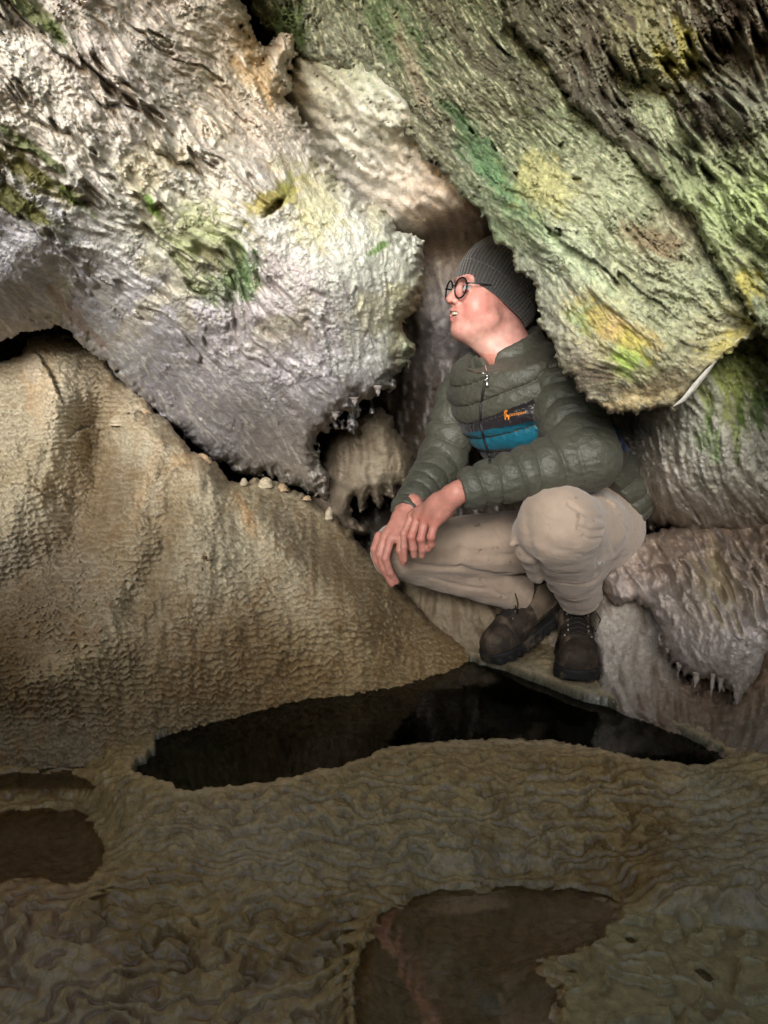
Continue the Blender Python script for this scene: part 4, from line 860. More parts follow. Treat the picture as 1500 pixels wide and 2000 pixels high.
def surf(f, lo, hi, h, proj=1):
    F = sdf_grid(f, lo, hi, h); S = F < 0; nx, ny, nz = F.shape
    acc = np.zeros((nx - 1, ny - 1, nz - 1, 3), np.float32); cnt = np.zeros((nx - 1, ny - 1, nz - 1), np.float32)
    def sl(o): return tuple(slice(o[k], o[k] + (nx, ny, nz)[k] - 1) for k in range(3))
    for ax in range(3):
        for o1 in (0, 1):
            for o2 in (0, 1):
                o = [o1, o2]; o.insert(ax, 0); q = list(o); q[ax] = 1
                A, Bb = F[sl(o)], F[sl(q)]; m = (A < 0) != (Bb < 0)
                t = np.where(m, A / np.where(m, A - Bb, 1), 0)
                for k in range(3):
                    acc[..., k] += m * (t if k == ax else o[k])
                cnt += m
    cell = cnt > 0; idx = np.full(cell.shape, -1, np.int64); ci = np.argwhere(cell); idx[cell] = np.arange(len(ci))
    V = np.asarray(lo) + (ci + acc[cell] / cnt[cell][:, None]) * h
    Q = []
    for ax in range(3):
        a1, a2 = [(1, 2), (2, 0), (0, 1)][ax]
        q = [slice(1, -1)] * 3; q[ax] = slice(0, -1); A = S[tuple(q)]; q2 = list(q); q2[ax] = slice(1, None); Bb = S[tuple(q2)]
        for sgn, m in ((1, A & ~Bb), (-1, ~A & Bb)):
            e = np.argwhere(m); 
            if not len(e): continue
            o = np.array([1, 1, 1]); o[ax] = 0; e = e + o
            d1 = np.eye(3, dtype=int)[a1]; d2 = np.eye(3, dtype=int)[a2]
            c = [e - d1 - d2, e - d2, e, e - d1]
            ok = np.all([(x >= 0).all(1) & (x < np.array(idx.shape)).all(1) for x in c], axis=0)
            f4 = np.stack([idx[tuple(x[ok].T)] for x in c], -1)
            if sgn < 0: f4 = f4[:, ::-1]
            Q.append(f4)
    Q = np.concatenate(Q); Q = Q[(Q >= 0).all(1)]
    for _ in range(proj):
        g = grad_sdf(f, V); V = V - g * np.clip(f(V), -h, h)[:, None]
    return V, Q
def submesh(V, Q, m):
    q = Q[m]; u = np.unique(q); r = np.full(len(V), -1); r[u] = np.arange(len(u)); return V[u], r[q], u
def box_of(pts, pad): p = np.array(pts); return p.min(0) - pad, p.max(0) + pad
def hit(f, px, py, d0=1.2, d1=2.4):
    """distance at which the view ray through a photo pixel meets a surface (arrays)"""
    px = np.asarray(px, float); py = np.asarray(py, float); d = np.full(px.shape, d0)
    sc = np.sqrt(1 + ((px - 750) / FPX) ** 2 + ((py - 1000) / FPX) ** 2)
    for _ in range(60):
        v = f(W(px, py, d).reshape(-1, 3)).reshape(px.shape); d = np.minimum(d + np.clip(v, -.02, .2) * .8 / sc, d1)
    return d

# ------------------------------------------------------------ skeleton
HEAD = V3(959, 576, 1.88)
yaw, pit = rad(20), rad(6)
hf = np.array([-math.cos(yaw) * math.cos(pit), -math.sin(yaw) * math.cos(pit), math.sin(pit)])
hl = np.cross([0, 0, 1], hf); hl /= np.linalg.norm(hl); hu = np.cross(hf, hl)
HR = np.stack([hf, hl, hu], 1)                     # columns: forward, his left, up
def HL(x, y, z): return HEAD + HR @ np.array([x, y, z])
NB = V3(1010, 715, 1.90)
CH = V3(1020, 800, 1.88); BE = V3(1095, 905, 1.95); HP = V3(1165, 975, 2.0)
tf = np.array([-.74, -.67, 0]); tf /= np.linalg.norm(tf); tl = np.cross([0, 0, 1], tf)
tu = NB - HP; tu /= np.linalg.norm(tu); tl2 = tl - tu * (tl @ tu); tl2 /= np.linalg.norm(tl2); tf2 = np.cross(tl2, tu)
TR = np.stack([tf2, tl2, tu], 1)
S1 = V3(1095, 752, 1.76); E1 = V3(1142, 893, 1.64); W1 = V3(905, 957, 1.62)
S2 = V3(905, 770, 2.02); E2 = V3(862, 905, 2.0); W2 = V3(790, 1000, 1.84)
H1 = V3(1172, 1040, 1.95); K1 = V3(1090, 1018, 1.62); A1 = V3(1132, 1162, 1.98)
H2 = V3(1110, 1052, 2.04); K2 = V3(780, 1074, 1.93); A2 = V3(1020, 1160, 2.10)

# ------------------------------------------------------------ body (skin)
def head_sdf(P):
    p = (P - HEAD) @ HR
    d = ell(p, (-.014, 0, .035), (.096, .076, .090))
    d = smin(d, ell(p, (.034, 0, -.020), (.056, .060, .086)), .03)
    d = smin(d, ell(p, (.026, 0, -.072), (.058, .054, .040)), .025)
    d = smin(d, ell(p, (.080, 0, -.096), (.017, .020, .016)), .02)
    for s in (-1, 1):
        d = smin(d, ell(p, (.050, s * .038, -.042), (.036, .028, .038)), .025)
        d = smin(d, rc(p, (.015, s * .054, -.068), (.070, s * .022, -.100), .016, .014), .022)
    d = smin(d, ell(p, (.080, 0, .024), (.016, .048, .013)), .014)
    for s in (-1, 1): d = smax(d, -(np.sqrt(((p - np.array([.104, s * .033, .002])) ** 2).sum(-1)) - .0175), .014)
    d = smin(d, rc(p, (.088, 0, .014), (.112, 0, -.026), .0065, .0105), .010)
    for s in (-1, 1): d = smin(d, ell(p, (.101, s * .0125, -.031), (.011, .0075, .0075)), .006)
    # lids
    for s in (-1, 1):
        q = p - np.array([.083, s * .032, .001]); sh = np.abs(np.sqrt((q ** 2).sum(-1)) - .0135) - .0014
        op = np.maximum(-.0048 - q[:, 2], q[:, 2] - .0040)
        d = smin(d, np.maximum(sh, -op), .004)
    # lips and the open mouth
    d = smin(d, ell(p, (.088, 0, -.060), (.016, .030, .024)), .012)
    for s in (-1, 1):
        d = smin(d, rc(p, (.1045, 0, -.0515), (.090, s * .025, -.057), .0042, .0022), .004)
        d = smin(d, rc(p, (.1000, 0, -.0740), (.089, s * .023, -.064), .0048, .0022), .005)
    d = smax(d, -ell(p, (.100, 0, -.0615), (.022, .022, .0062)), .003)
    # ears
    for s in (-1, 1): d = smin(d, ell(p, (-.014, s * .070, .0), (.015, .008, .024)), .006)
    return d
NK = HL(-.032, 0, -.075)
def within(P, c, r, fn):
    m = ((P - c) ** 2).sum(-1) < r * r; d = np.sqrt(((P - c) ** 2).sum(-1)) - r * .75
    if m.any(): d[m] = fn(P[m])
    return d
def hand1(P):          # the near hand, hanging over the far wrist
    w = V3(893, 962, 1.615); d = rc(P, V3(925, 950, 1.63), w, .028, .026)
    kn = [V3(848, 1024, 1.655), V3(830, 1018, 1.675), V3(816, 1012, 1.70), V3(806, 1006, 1.725)]
    for k in kn: d = smin(d, rc(P, w * .85 + k * .15, k, .021, .0125), .012)
    d = smin(d, ell(P, V3(862, 990, 1.66), (.034, .030, .032)), .014)
    fg = [[(848, 1024, 1.655), (842, 1048, 1.652), (843, 1062, 1.668), (838, 1072, 1.68)],
          [(830, 1018, 1.675), (822, 1052, 1.668), (826, 1072, 1.68), (824, 1085, 1.69)],
          [(816, 1012, 1.70), (804, 1048, 1.690), (808, 1070, 1.70), (809, 1085, 1.708)],
          [(806, 1006, 1.725), (789, 1042, 1.715), (789, 1068, 1.72), (790, 1094, 1.728)]]
    rr = [(.0102, .0090, .0086, .0072), (.0106, .0092, .0088, .0074), (.0106, .0092, .0088, .0074), (.0102, .0088, .0084, .0070)]
    for f, r in zip(fg, rr):
        q = None
        for i in range(3):
            c = rc(P, V3(*f[i]), V3(*f[i + 1]), r[i], r[i + 1]); q = c if q is None else smin(q, c, .003)
        for i in (1, 2): q = smin(q, np.sqrt(((P - V3(*f[i])) ** 2).sum(-1)) - r[i] * 1.10, .002)
        d = smin(d, q, .0035)
    return d
def hand2(P):          # the far hand, fingers dropped past the knee
    w = V3(786, 1008, 1.825); d = rc(P, V3(806, 985, 1.84), w, .027, .024)
    kn = [V3(752, 1048, 1.80), V3(768, 1052, 1.785), V3(784, 1052, 1.78), V3(798, 1050, 1.785)]
    for k in kn: d = smin(d, rc(P, w * .8 + k * .2, k, .019, .012), .012)
    fg = [[(752, 1048, 1.80), (741, 1082, 1.795), (749, 1112, 1.80), (765, 1141, 1.81)],
          [(764, 1050, 1.785), (753, 1090, 1.785), (762, 1118, 1.795), (774, 1136, 1.81)],
          [(784, 1052, 1.78), (781, 1074, 1.775), (786, 1090, 1.785), (788, 1100, 1.79)],
          [(740, 1046, 1.815), (731, 1072, 1.82), (736, 1096, 1.83), (744, 1112, 1.84)]]
    for f in fg:
        q = None
        for i in range(3):
            c = rc(P, V3(*f[i]), V3(*f[i + 1]), .0105 - .0009 * i, .0095 - .0010 * i); q = c if q is None else smin(q, c, .003)
        d = smin(d, q, .0045)
    q = rc(P, V3(792, 1020, 1.80), V3(800, 1048, 1.775), .012, .0105); q = smin(q, rc(P, V3(800, 1048, 1.775), V3(797, 1070, 1.77), .010, .009), .004)
    return smin(d, q, .006)
def body_sdf(P):
    d = within(P, HEAD, .24, head_sdf)
    d = smin(d, rc(P, NK, NB, .057, .060), .025)
    d = smin(d, rc(P, HL(.045, 0, -.095), NB + np.array([-.035, -.02, .01]), .030, .030), .035)
    d = smin(d, rc(P, NB, CH, .05, .09), .03); d = smin(d, rc(P, CH, HP, .09, .085), .03)
    for a, b, c in ((S1, E1, W1), (S2, E2, W2)):
        d = smin(d, rc(P, NB, a, .03, .04), .02); d = smin(d, rc(P, a, b, .038, .034), .01); d = smin(d, rc(P, b, c, .034, .026), .01)
    for a, b, c in ((H1, K1, A1), (H2, K2, A2)):
        d = smin(d, rc(P, HP, a, .08, .05), .02); d = smin(d, rc(P, a, b, .05, .042), .01); d = smin(d, rc(P, b, c, .042, .032), .01)
    return np.minimum(d, np.minimum(within(P, V3(850, 1015, 1.67), .17, hand1), within(P, V3(775, 1060, 1.80), .19, hand2)))
M_skin, n_, l_, b_ = node_mat('skin')
at = n_.new('ShaderNodeAttribute'); at.attribute_name = 'Col'
tc = n_.new('ShaderNodeTexCoord'); nz = n_.new('ShaderNodeTexNoise'); nz.inputs['Scale'].default_value = 500; nz.inputs['Detail'].default_value = 3
l_.new(tc.outputs['Object'], nz.inputs['Vector'])
nb = n_.new('ShaderNodeTexNoise'); nb.inputs['Scale'].default_value = 60; nb.inputs['Detail'].default_value = 4; l_.new(tc.outputs['Object'], nb.inputs['Vector'])
mr = n_.new('ShaderNodeMapRange'); mr.inputs['From Min'].default_value = .3; mr.inputs['From Max'].default_value = .7; mr.inputs['To Min'].default_value = .86; mr.inputs['To Max'].default_value = 1.14
l_.new(nb.outputs['Fac'], mr.inputs['Value']); vm = n_.new('ShaderNodeVectorMath'); vm.operation = 'SCALE'
l_.new(at.outputs['Color'], vm.inputs[0]); l_.new(mr.outputs[0], vm.inputs['Scale']); l_.new(vm.outputs[0], b_.inputs['Base Color'])
b_.inputs['Roughness'].default_value = .48; b_.inputs['Subsurface Weight'].default_value = .25; b_.inputs['Subsurface Radius'].default_value = (.9, .35, .2); b_.inputs['Subsurface Scale'].default_value = .006
bp = n_.new('ShaderNodeBump'); bp.inputs['Strength'].default_value = .15; bp.inputs['Distance'].default_value = .001
l_.new(nz.outputs['Fac'], bp.inputs['Height']); l_.new(bp.outputs[0], b_.inputs['Normal'])

person = tag(empty('person', (1.04 * 0 + .47, 2.0, .03)), 'young man in dark beanie and glasses, olive puffer jacket crouching beside black pool', 'person')
bpy.context.view_layer.update()
lo, hi = box_of([HEAD, CH, HP, S1, E1, W1, W2, K1, K2, A1, A2, H1, V3(735, 1145, 1.83), HL(.12, 0, .13)], .11)
V, Q = surf(body_sdf, lo, hi, .0033, 2)
pl = (V - HEAD) @ HR
c = np.tile(np.array([.63, .32, .27]), (len(V), 1))
isface = (np.abs(pl[:, 0]) < .14) & (np.abs(pl[:, 2]) < .15)
def sk(c0, r, col, k, m=isface):
    global c
    w = np.exp(-(((pl - np.array(c0)) / np.array(r)) ** 2).sum(-1)) * k * m; c = c + (np.array(col) - c) * w[:, None]
for s in (-1, 1): sk((.06, s * .045, -.04), (.04, .03, .04), (.68, .22, .18), .85)
sk((.115, 0, -.028), (.014, .014, .014), (.64, .24, .20), .7)
sk((.105, 0, -.0745), (.012, .024, .006), (.50, .16, .14), .9); sk((.105, 0, -.050), (.012, .024, .004), (.50, .18, .15), .8)
sk((.085, 0, -.0615), (.012, .026, .007), (.16, .03, .03), 1.)
sk((.03, .03, -.13), (.05, .06, .04), (.60, .36, .28), .6)
for s in (-1, 1): sk((.098, s * .030, .0235), (.012, .021, .0042), (.12, .06, .035), .85)
hm = 1 - isface
bl = perlin(V[:, 0] * 55, V[:, 1] * 55, V[:, 2] * 55, 71) + .6 * perlin(V[:, 0] * 160, V[:, 1] * 160, V[:, 2] * 160, 72)
c = c * (1 + bl[:, None] * np.array([.07, .16, .15]))
sk((.06, 0, -.09), (.05, .06, .028), (.42, .25, .20), .35)
c = c + (np.array([.56, .24, .18]) - c) * (hm * .85)[:, None]
kn = np.concatenate([[V3(848, 1024, 1.63), V3(830, 1018, 1.65), V3(816, 1012, 1.67), V3(842, 1048, 1.64), V3(822, 1052, 1.655), V3(804, 1048, 1.68)]])
for q in kn:
    w = np.exp(-((V - q) ** 2).sum(-1) / .015 ** 2) * .5; c = c + (np.array([.58, .17, .13]) - c) * w[:, None]
M_ = mesh_np('body', V, Q, M_skin, c); adopt(M_, person)
print('body', len(V), round(time.time() - T0, 1))

# eyes, teeth
M_eye = plain_material('eye_white', (.62, .58, .55), .2, var=.03); M_iris = plain_material('eye_iris', (.06, .07, .06), .1, var=.05); M_teeth = plain_material('teeth', (.78, .72, .60), .25, var=.04)
for s in (-1, 1):
    e = ball('eye', HL(.083, s * .032, .001), .0125, M_eye, 12, 16); adopt(e, person)
    dv = hf * .97 + hu * .12 + hl * .05; ir = ball('iris', HL(.083, s * .032, .001) + dv * .0085, .0052, M_iris, 8, 10); ir.parent = e
tv = []; tq = []
for i in range(6):
    a = (i - 2.5) * .0058; x = .1005 - 22 * a * a; w = .0026
    for (yy, zz, xx) in ((a - w, -.0550, x), (a + w, -.0550, x), (a + w, -.0622, x - .001), (a - w, -.0622, x - .001), (a - w, -.0550, x - .006), (a + w, -.0550, x - .006), (a + w, -.0622, x - .006), (a - w, -.0622, x - .006)):
        tv.append(HL(xx, yy, zz))
    b0 = i * 8; tq += [(b0, b0 + 1, b0 + 2, b0 + 3), (b0, b0 + 4, b0 + 5, b0 + 1), (b0 + 2, b0 + 6, b0 + 7, b0 + 3), (b0 + 1, b0 + 5, b0 + 6, b0 + 2), (b0, b0 + 3, b0 + 7, b0 + 4)]
adopt(mesh_np('teeth', np.array(tv), tq, M_teeth, None, smooth=False), person)

# ------------------------------------------------------------ beanie
PB0 = V3(884, 522, 1.80); PB1 = V3(1028, 640, 1.88)
ru = PB1 - PB0; ru /= np.linalg.norm(ru); side = hl - ru * (hl @ ru); side /= np.linalg.norm(side)
bn = np.cross(ru, side); bn = bn if bn[2] > 0 else -bn
def beanie_sdf(P):
    p = (P - HEAD) @ HR
    o = ell(p, (-.018, 0, .036), (.108, .088, .112)); o = smin(o, ell(p, (-.062, 0, .045), (.075, .076, .088)), .03)
    o = smin(o, ell(p, (-.055, 0, -.02), (.060, .074, .075)), .02)
    h = (P - PB0) @ bn
    cuff = 1 - sstep(.046, .050, h)
    o = o - .0045 * cuff + .0022 * np.exp(-((h - .049) / .003) ** 2) - .0012 * perlin(P[:, 0] * 30, P[:, 1] * 30, P[:, 2] * 30, 4) * 2
    ang = np.arctan2((P - HEAD) @ side, (P - HEAD) @ ru)
    o = o - .0007 * np.cos(ang * 64)
    inner = o + .0075
    return smax(np.maximum(o, -inner), -h + .0006 * np.cos(ang * 64), .003)
M_knit, n_, l_, b_ = node_mat('charcoal_knit')
b_.inputs['Base Color'].default_value = (.045, .046, .050, 1); b_.inputs['Roughness'].default_value = .9; b_.inputs['Sheen Weight'].default_value = .35
at = n_.new('ShaderNodeAttribute'); at.attribute_name = 'Col'; sx = n_.new('ShaderNodeSeparateColor'); l_.new(at.outputs['Color'], sx.inputs[0])
def mm(op, a, b=None, v=None):
    q = n_.new('ShaderNodeMath'); q.operation = op
    for i, x in enumerate((a, b)):
        if x is None: continue
        if isinstance(x, (int, float)): q.inputs[i].default_value = x
        else: l_.new(x, q.inputs[i])
    return q.outputs[0]
row = mm('SINE', mm('MULTIPLY', sx.outputs[1], 900.)); colm = mm('SINE', mm('MULTIPLY', sx.outputs[0], 128.))
nz = n_.new('ShaderNodeTexNoise'); nz.inputs['Scale'].default_value = 350; tc = n_.new('ShaderNodeTexCoord'); l_.new(tc.outputs['Object'], nz.inputs['Vector'])
hh = mm('ADD', mm('ADD', mm('MULTIPLY', row, .22), mm('MULTIPLY', colm, .6)), mm('MULTIPLY', nz.outputs['Fac'], 1.6))
bp = n_.new('ShaderNodeBump'); bp.inputs['Strength'].default_value = .8; bp.inputs['Distance'].default_value = .0016; l_.new(hh, bp.inputs['Height']); l_.new(bp.outputs[0], b_.inputs['Normal'])
mr = n_.new('ShaderNodeMapRange'); mr.inputs['From Min'].default_value = -1; mr.inputs['From Max'].default_value = 1.8; mr.inputs['To Min'].default_value = .022; mr.inputs['To Max'].default_value = .075; l_.new(hh, mr.inputs['Value'])
cc = n_.new('ShaderNodeCombineColor'); 
for i in range(3): l_.new(mr.outputs[0], cc.inputs[i])
l_.new(cc.outputs[0], b_.inputs['Base Color'])
V, Q = surf(beanie_sdf, HEAD - .17, HEAD + .19, .0026, 1)
c = np.stack([np.arctan2((V - HEAD) @ side, (V - HEAD) @ ru) * .5, (V - PB0) @ bn, 0 * V[:, 0]], -1)
adopt(mesh_np('beanie', V, Q, M_knit, c), person)

# ------------------------------------------------------------ glasses
M_frame = plain_material('glasses_plastic', (.012, .012, .014), .25, var=.02)
M_lens = bpy.data.materials.new('lens_glass'); M_lens.use_nodes = True
n_ = M_lens.node_tree.nodes; l_ = M_lens.node_tree.links; n_.remove(n_['Principled BSDF'])
tr = n_.new('ShaderNodeBsdfTransparent'); tr.inputs[0].default_value = (.93, .94, .96, 1); gl = n_.new('ShaderNodeBsdfGlossy'); gl.inputs['Roughness'].default_value = .03
mx = n_.new('ShaderNodeMixShader'); mx.inputs[0].default_value = .10; l_.new(tr.outputs[0], mx.inputs[1]); l_.new(gl.outputs[0], mx.inputs[2]); l_.new(mx.outputs[0], n_['Material Output'].inputs['Surface'])
gl_e = tag(empty('glasses', HL(.105, 0, 0))); bpy.context.view_layer.update()
gp = []
for s in (-1, 1):
    pts = []
    for i in range(33):
        a = 2 * math.pi * i / 32
        pts.append(HL(.1055 - .010 * (math.cos(a) * s * .5 + .5) * 0 - .0035 * (1 + math.cos(a)), s * (.0335 + .0262 * math.cos(a)), -.001 + .0238 * math.sin(a) * (1 if math.sin(a) > 0 else 1.05)))
    adopt(tube('rim', pts, .0023, M_frame, m=8), gl_e)
    cpt = HL(.104, s * .0335, -.001); lv = [cpt] + pts[:-1]; adopt(mesh_np('lens', np.array(lv), [(0, 1 + i, 1 + (i + 1) % 32) for i in range(32)], M_lens), gl_e)
    adopt(tube('temple', [HL(.101, s * .058, .006), HL(.096, s * .066, .008), HL(.04, s * .074, .009), HL(-.02, s * .082, .006)], .0021, M_frame, m=6), gl_e)
adopt(tube('bridge', [HL(.104, -.010, .004), HL(.1085, -.004, .007), HL(.1085, .004, .007), HL(.104, .010, .004)], .0017, M_frame, m=6), gl_e)
adopt(gl_e, person)
print('head parts', round(time.time() - T0, 1))
# ------------------------------------------------------------ puffer jacket
def torso(P):
    d = ell(P, CH + tu * .02, (.128, .185, .20), TR)
    d = smin(d, ell(P, BE, (.150, .175, .17), TR), .06)
    d = smin(d, ell(P, HP + np.array([.01, .02, .005]), (.140, .165, .12), TR), .05)
    d = smin(d, rc(P, S1 + np.array([0, .03, -.02]), S2 + np.array([0, 0, -.01]), .066, .060), .05)
    d = smin(d, rc(P, NB + np.array([.01, .01, -.05]), CH, .068, .10), .05)
    q = ((P - HP) @ tu) / .047 + 1.6 * ((P - HP) @ tl2) + .05 * np.sin(P[:, 0] * 40)
    sn = np.abs(np.sin(np.pi * q))
    return d - .0125 * (sn ** .4 - .75) - .0022 * (1 - sn) * perlin(P[:, 0] * 85, P[:, 1] * 85, P[:, 2] * 25, 15)
CU = V3(990, 655, 1.885); CD = V3(1010, 735, 1.895)
CF = V3(938, 716, 1.80); CBk = V3(1048, 634, 1.95)
def collar(P):
    ax = CU - CD; L = np.linalg.norm(ax); ax = ax / L; rel = P - CD; t = rel @ ax
    fx = tf - ax * (tf @ ax); fx /= np.linalg.norm(fx); sy = np.cross(ax, fx)
    x = rel @ fx; y = rel @ sy; r = np.hypot(x - .004, y * 1.02)
    rad_ = lerp(.098, .079, clip01(t / L))
    d = np.abs(r - rad_ - .0035 * (np.abs(np.sin(np.pi * t / .040)) ** .5)) - .0055
    a = V3(935, 708, 1.80); b = V3(1048, 632, 1.93); n = np.cross(b - a, sy); n = n / np.linalg.norm(n); n = n if n[2] > 0 else -n
    d = smax(d, (P - a) @ n, .008); d = smax(d, -t - .01, .01)
    ang = np.arctan2(y, x)
    gap = np.abs(ang - rad(2)) - (.10 + 1.6 * clip01(t - .035) / .1 * .35)
    return smax(d, -(gap * rad_) , .006)
def sleeve1(P):
    d = rc(P, S1, E1, .080, .073, .050, .010); d = smin(d, rc(P, E1, W1, .074, .043, .043, .009, .3), .022)
    dv = (W1 - E1) / np.linalg.norm(W1 - E1); return smax(d, (P - W1) @ dv - .004, .006)
def sleeve2(P):
    d = rc(P, S2, E2, .070, .062, .050, .009); d = smin(d, rc(P, E2, W2, .062, .037, .043, .008, .3), .02)
    dv = (W2 - E2) / np.linalg.norm(W2 - E2); return smax(d, (P - W2) @ dv - .004, .006)
def wrk(P, s=1.):
    n = perlin(P[:, 0] * 38, P[:, 1] * 38, P[:, 2] * 62, 11); m = perlin(P[:, 0] * 90 + 3 * n, P[:, 1] * 60, P[:, 2] * 90, 12)
    return s * (.0028 * (1 - 2 * np.abs(n)) + .0013 * (1 - 2 * np.abs(m)))
def jacket_sdf(P):
    n2_ = np.cross(CBk - CF, tl); n2_ = n2_ / np.linalg.norm(n2_); n2_ = n2_ if n2_[2] > 0 else -n2_
    tt = smax(torso(P), (P - CF) @ n2_ + .004, .006); tt = smax(tt, -(rc(P, HL(-.01, 0, -.10), V3(948, 704, 1.84), .070, .048)), .006)
    d = smin(tt, collar(P), .008); d = smin(d, sleeve1(P), .014); d = smin(d, sleeve2(P), .014)
    lw = (P - V3(1240, 1010, 2.0)) @ (tu * .9 + np.array([.25, 0, .2]))
    d = smax(d, -(P[:, 2] - (.50 - .30 * clip01((P[:, 0] - .48) * 2.0))), .01) if False else d
    # hem: a sloping cut below the waist
    a = V3(1150, 905, 1.85); b = V3(1262, 1025, 2.0); e = b - a; n = np.array([-e[2], 0, e[0]]); n = n / np.linalg.norm(n); n = n if n[2] > 0 else -n
    n = n + np.array([0, .25, 0]); n /= np.linalg.norm(n)
    body_only = np.minimum(sleeve1(P), sleeve2(P))
    cut = -((P - a) @ n)
    return np.minimum(smax(d, np.minimum(cut, .59 - P[:, 2]), .01), body_only) - wrk(P, .55) + .004 * np.exp(-((torso(P) - np.minimum(sleeve1(P), sleeve2(P))) / .004) ** 2)
def cloth_material(name, col, rough=.42, sheen=.2, bump=.25, bs=900., spec=.4, var=.12):
    m = plain_material(name, col, rough, 0, bump, bs, var, 25., sheen, spec); return m
M_olive = cloth_material('olive_nylon', (.074, .074, .055), .46, .04, .5, 260., .4)
M_bband = cloth_material('black_nylon', (.018, .015, .018), .36, .1, .3, 220.)
M_teal = cloth_material('teal_nylon', (.008, .11, .165), .5, .05, .3, 220., .25)
M_navy = cloth_material('navy_nylon', (.02, .045, .13), .4, .1, .3, 220.)
M_blue = cloth_material('bright_blue_nylon', (.02, .28, .52), .4, .1, .3, 220.)
lo, hi = box_of([CH, BE, HP, S1, S2, E1, E2, W1, W2, NB, CU, V3(1262, 1030, 2.05)], .17)
V, Q = surf(jacket_sdf, lo, hi, .0031, 1)
ppx, ppy, pd = project(V)
on_t = (torso(V) < sleeve1(V) - .002) & (torso(V) < sleeve2(V) - .002)
g = grad_sdf(jacket_sdf, V); front = (g @ tf) > .15
fc = V[Q].mean(1); fpx, fpy, _ = project(fc); ft = on_t[Q].all(1); ff = front[Q].all(1)
def inpoly(poly): return _old(poly, fpx, fpy) > 0
black = inpoly([(850, 836), (905, 826), (960, 812), (1043, 780), (1060, 820), (1045, 829), (960, 838), (900, 848), (850, 855)]) & ft & ff
teal = inpoly([(896, 848), (960, 838), (1050, 822), (1050, 868), (1000, 876), (930, 880), (902, 878)]) & ft & ff
black2 = inpoly([(870, 884), (902, 878), (930, 880), (1000, 876), (1060, 866), (1060, 915), (860, 925)]) & ft & ff & ~teal
blue = inpoly([(1176, 796), (1232, 796), (1226, 846), (1184, 842)]) & ft
navy = inpoly([(1184, 842), (1232, 842), (1236, 884), (1200, 876)]) & ft & ~blue
rest = ~(black | teal | black2 | blue | navy)
v, q, _ = submesh(V, Q, rest); jk = mesh_np('jacket', v, q, M_olive); adopt(jk, person)
def patch(name, m, mat, label):
    if not m.any(): print('EMPTY', name); return None
    v, q, _ = submesh(V, Q, m); o = mesh_np(name, v, q, mat); o.parent = jk; o.matrix_parent_inverse = Matrix.Translation(-(jk.location + person.location)); o['label'] = label; return o
bpy.context.view_layer.update()
patch('chest_band', black, M_bband, 'black band across the chest with small orange lettering'); patch('chest_band', teal, M_teal, 'teal band across the chest')
patch('chest_band', black2, M_bband, 'lower black band across the chest'); patch('back_panel', blue, M_blue, 'bright blue patch at the back edge'); patch('back_panel', navy, M_navy, 'navy patch at the back edge')
print('jacket', len(V), round(time.time() - T0, 1))
def on_jacket(o):
    o.parent = jk; o.matrix_parent_inverse = Matrix.Translation(-(jk.location + person.location)); return o
def laid(f, pts, lift, n=5):
    out = []
    for (a, b) in zip(pts[:-1], pts[1:]):
        for i in range(n): out.append((lerp(a[0], b[0], i / n), lerp(a[1], b[1], i / n)))
    out.append(pts[-1]); x = np.array([p[0] for p in out]); y = np.array([p[1] for p in out])
    return W(x, y, hit(f, x, y) - lift)
M_zip = plain_material('zip_tape', (.015, .015, .015), .5, bump=.4, bscale=600); M_silver = plain_material('zip_metal', (.75, .75, .76), .25, 1.)
zp = [(947, 745), (942, 775), (938, 800), (939, 830), (946, 860), (956, 888), (957, 905)]
on_jacket(tube('zip', laid(jacket_sdf, zp, .001), .0034, M_zip))
on_jacket(tube('zip_edge', laid(jacket_sdf, [(947, 712), (950, 726), (948, 745)], .003), .0022, M_silver))
on_jacket(tube('zip_edge', laid(jacket_sdf, [(912, 722), (928, 728), (945, 729)], .002), .0016, M_silver))
pz = laid(jacket_sdf, [(951, 733), (951, 756)], .008)
on_jacket(tube('zip_pull', pz, [.0036, .0044, .003, .004, .0046, .004], M_silver, m=8))
M_orange = plain_material('orange_print', (.72, .26, .04), .5, var=.05)
cu = bpy.data.curves.new('t', 'FONT'); cu.body = 'cotopaxi'; cu.size = 1; cu.resolution_u = 3; cu.extrude = 0
to = bpy.data.objects.new('t', cu); COL.objects.link(to); bpy.context.view_layer.update()
me = bpy.data.meshes.new_from_object(to.evaluated_get(bpy.context.evaluated_depsgraph_get())); bpy.data.objects.remove(to)
tvv = np.array([v.co[:] for v in me.vertices]); wd = tvv[:, 0].max()
tx = 994 + tvv[:, 0] / wd * 33; ty = 813.5 - tvv[:, 0] / wd * 6 - tvv[:, 1] * 9.5
on_jacket(mesh_np('logo_lettering', W(tx, ty, hit(jacket_sdf, tx, ty) - .0012), [tuple(p.vertices) for p in me.polygons], M_orange, smooth=False))
mk = np.array([(986, 820), (985, 812), (984, 806), (986, 801), (990, 800), (992, 803), (989, 805), (989, 809), (993, 811), (995, 815), (994, 820), (992, 820), (992, 815), (989, 814), (988, 820)], float)
on_jacket(mesh_np('logo_mark', W(mk[:, 0], mk[:, 1], hit(jacket_sdf, mk[:, 0], mk[:, 1]) - .0014), [tuple(range(len(mk)))], M_orange, smooth=False))

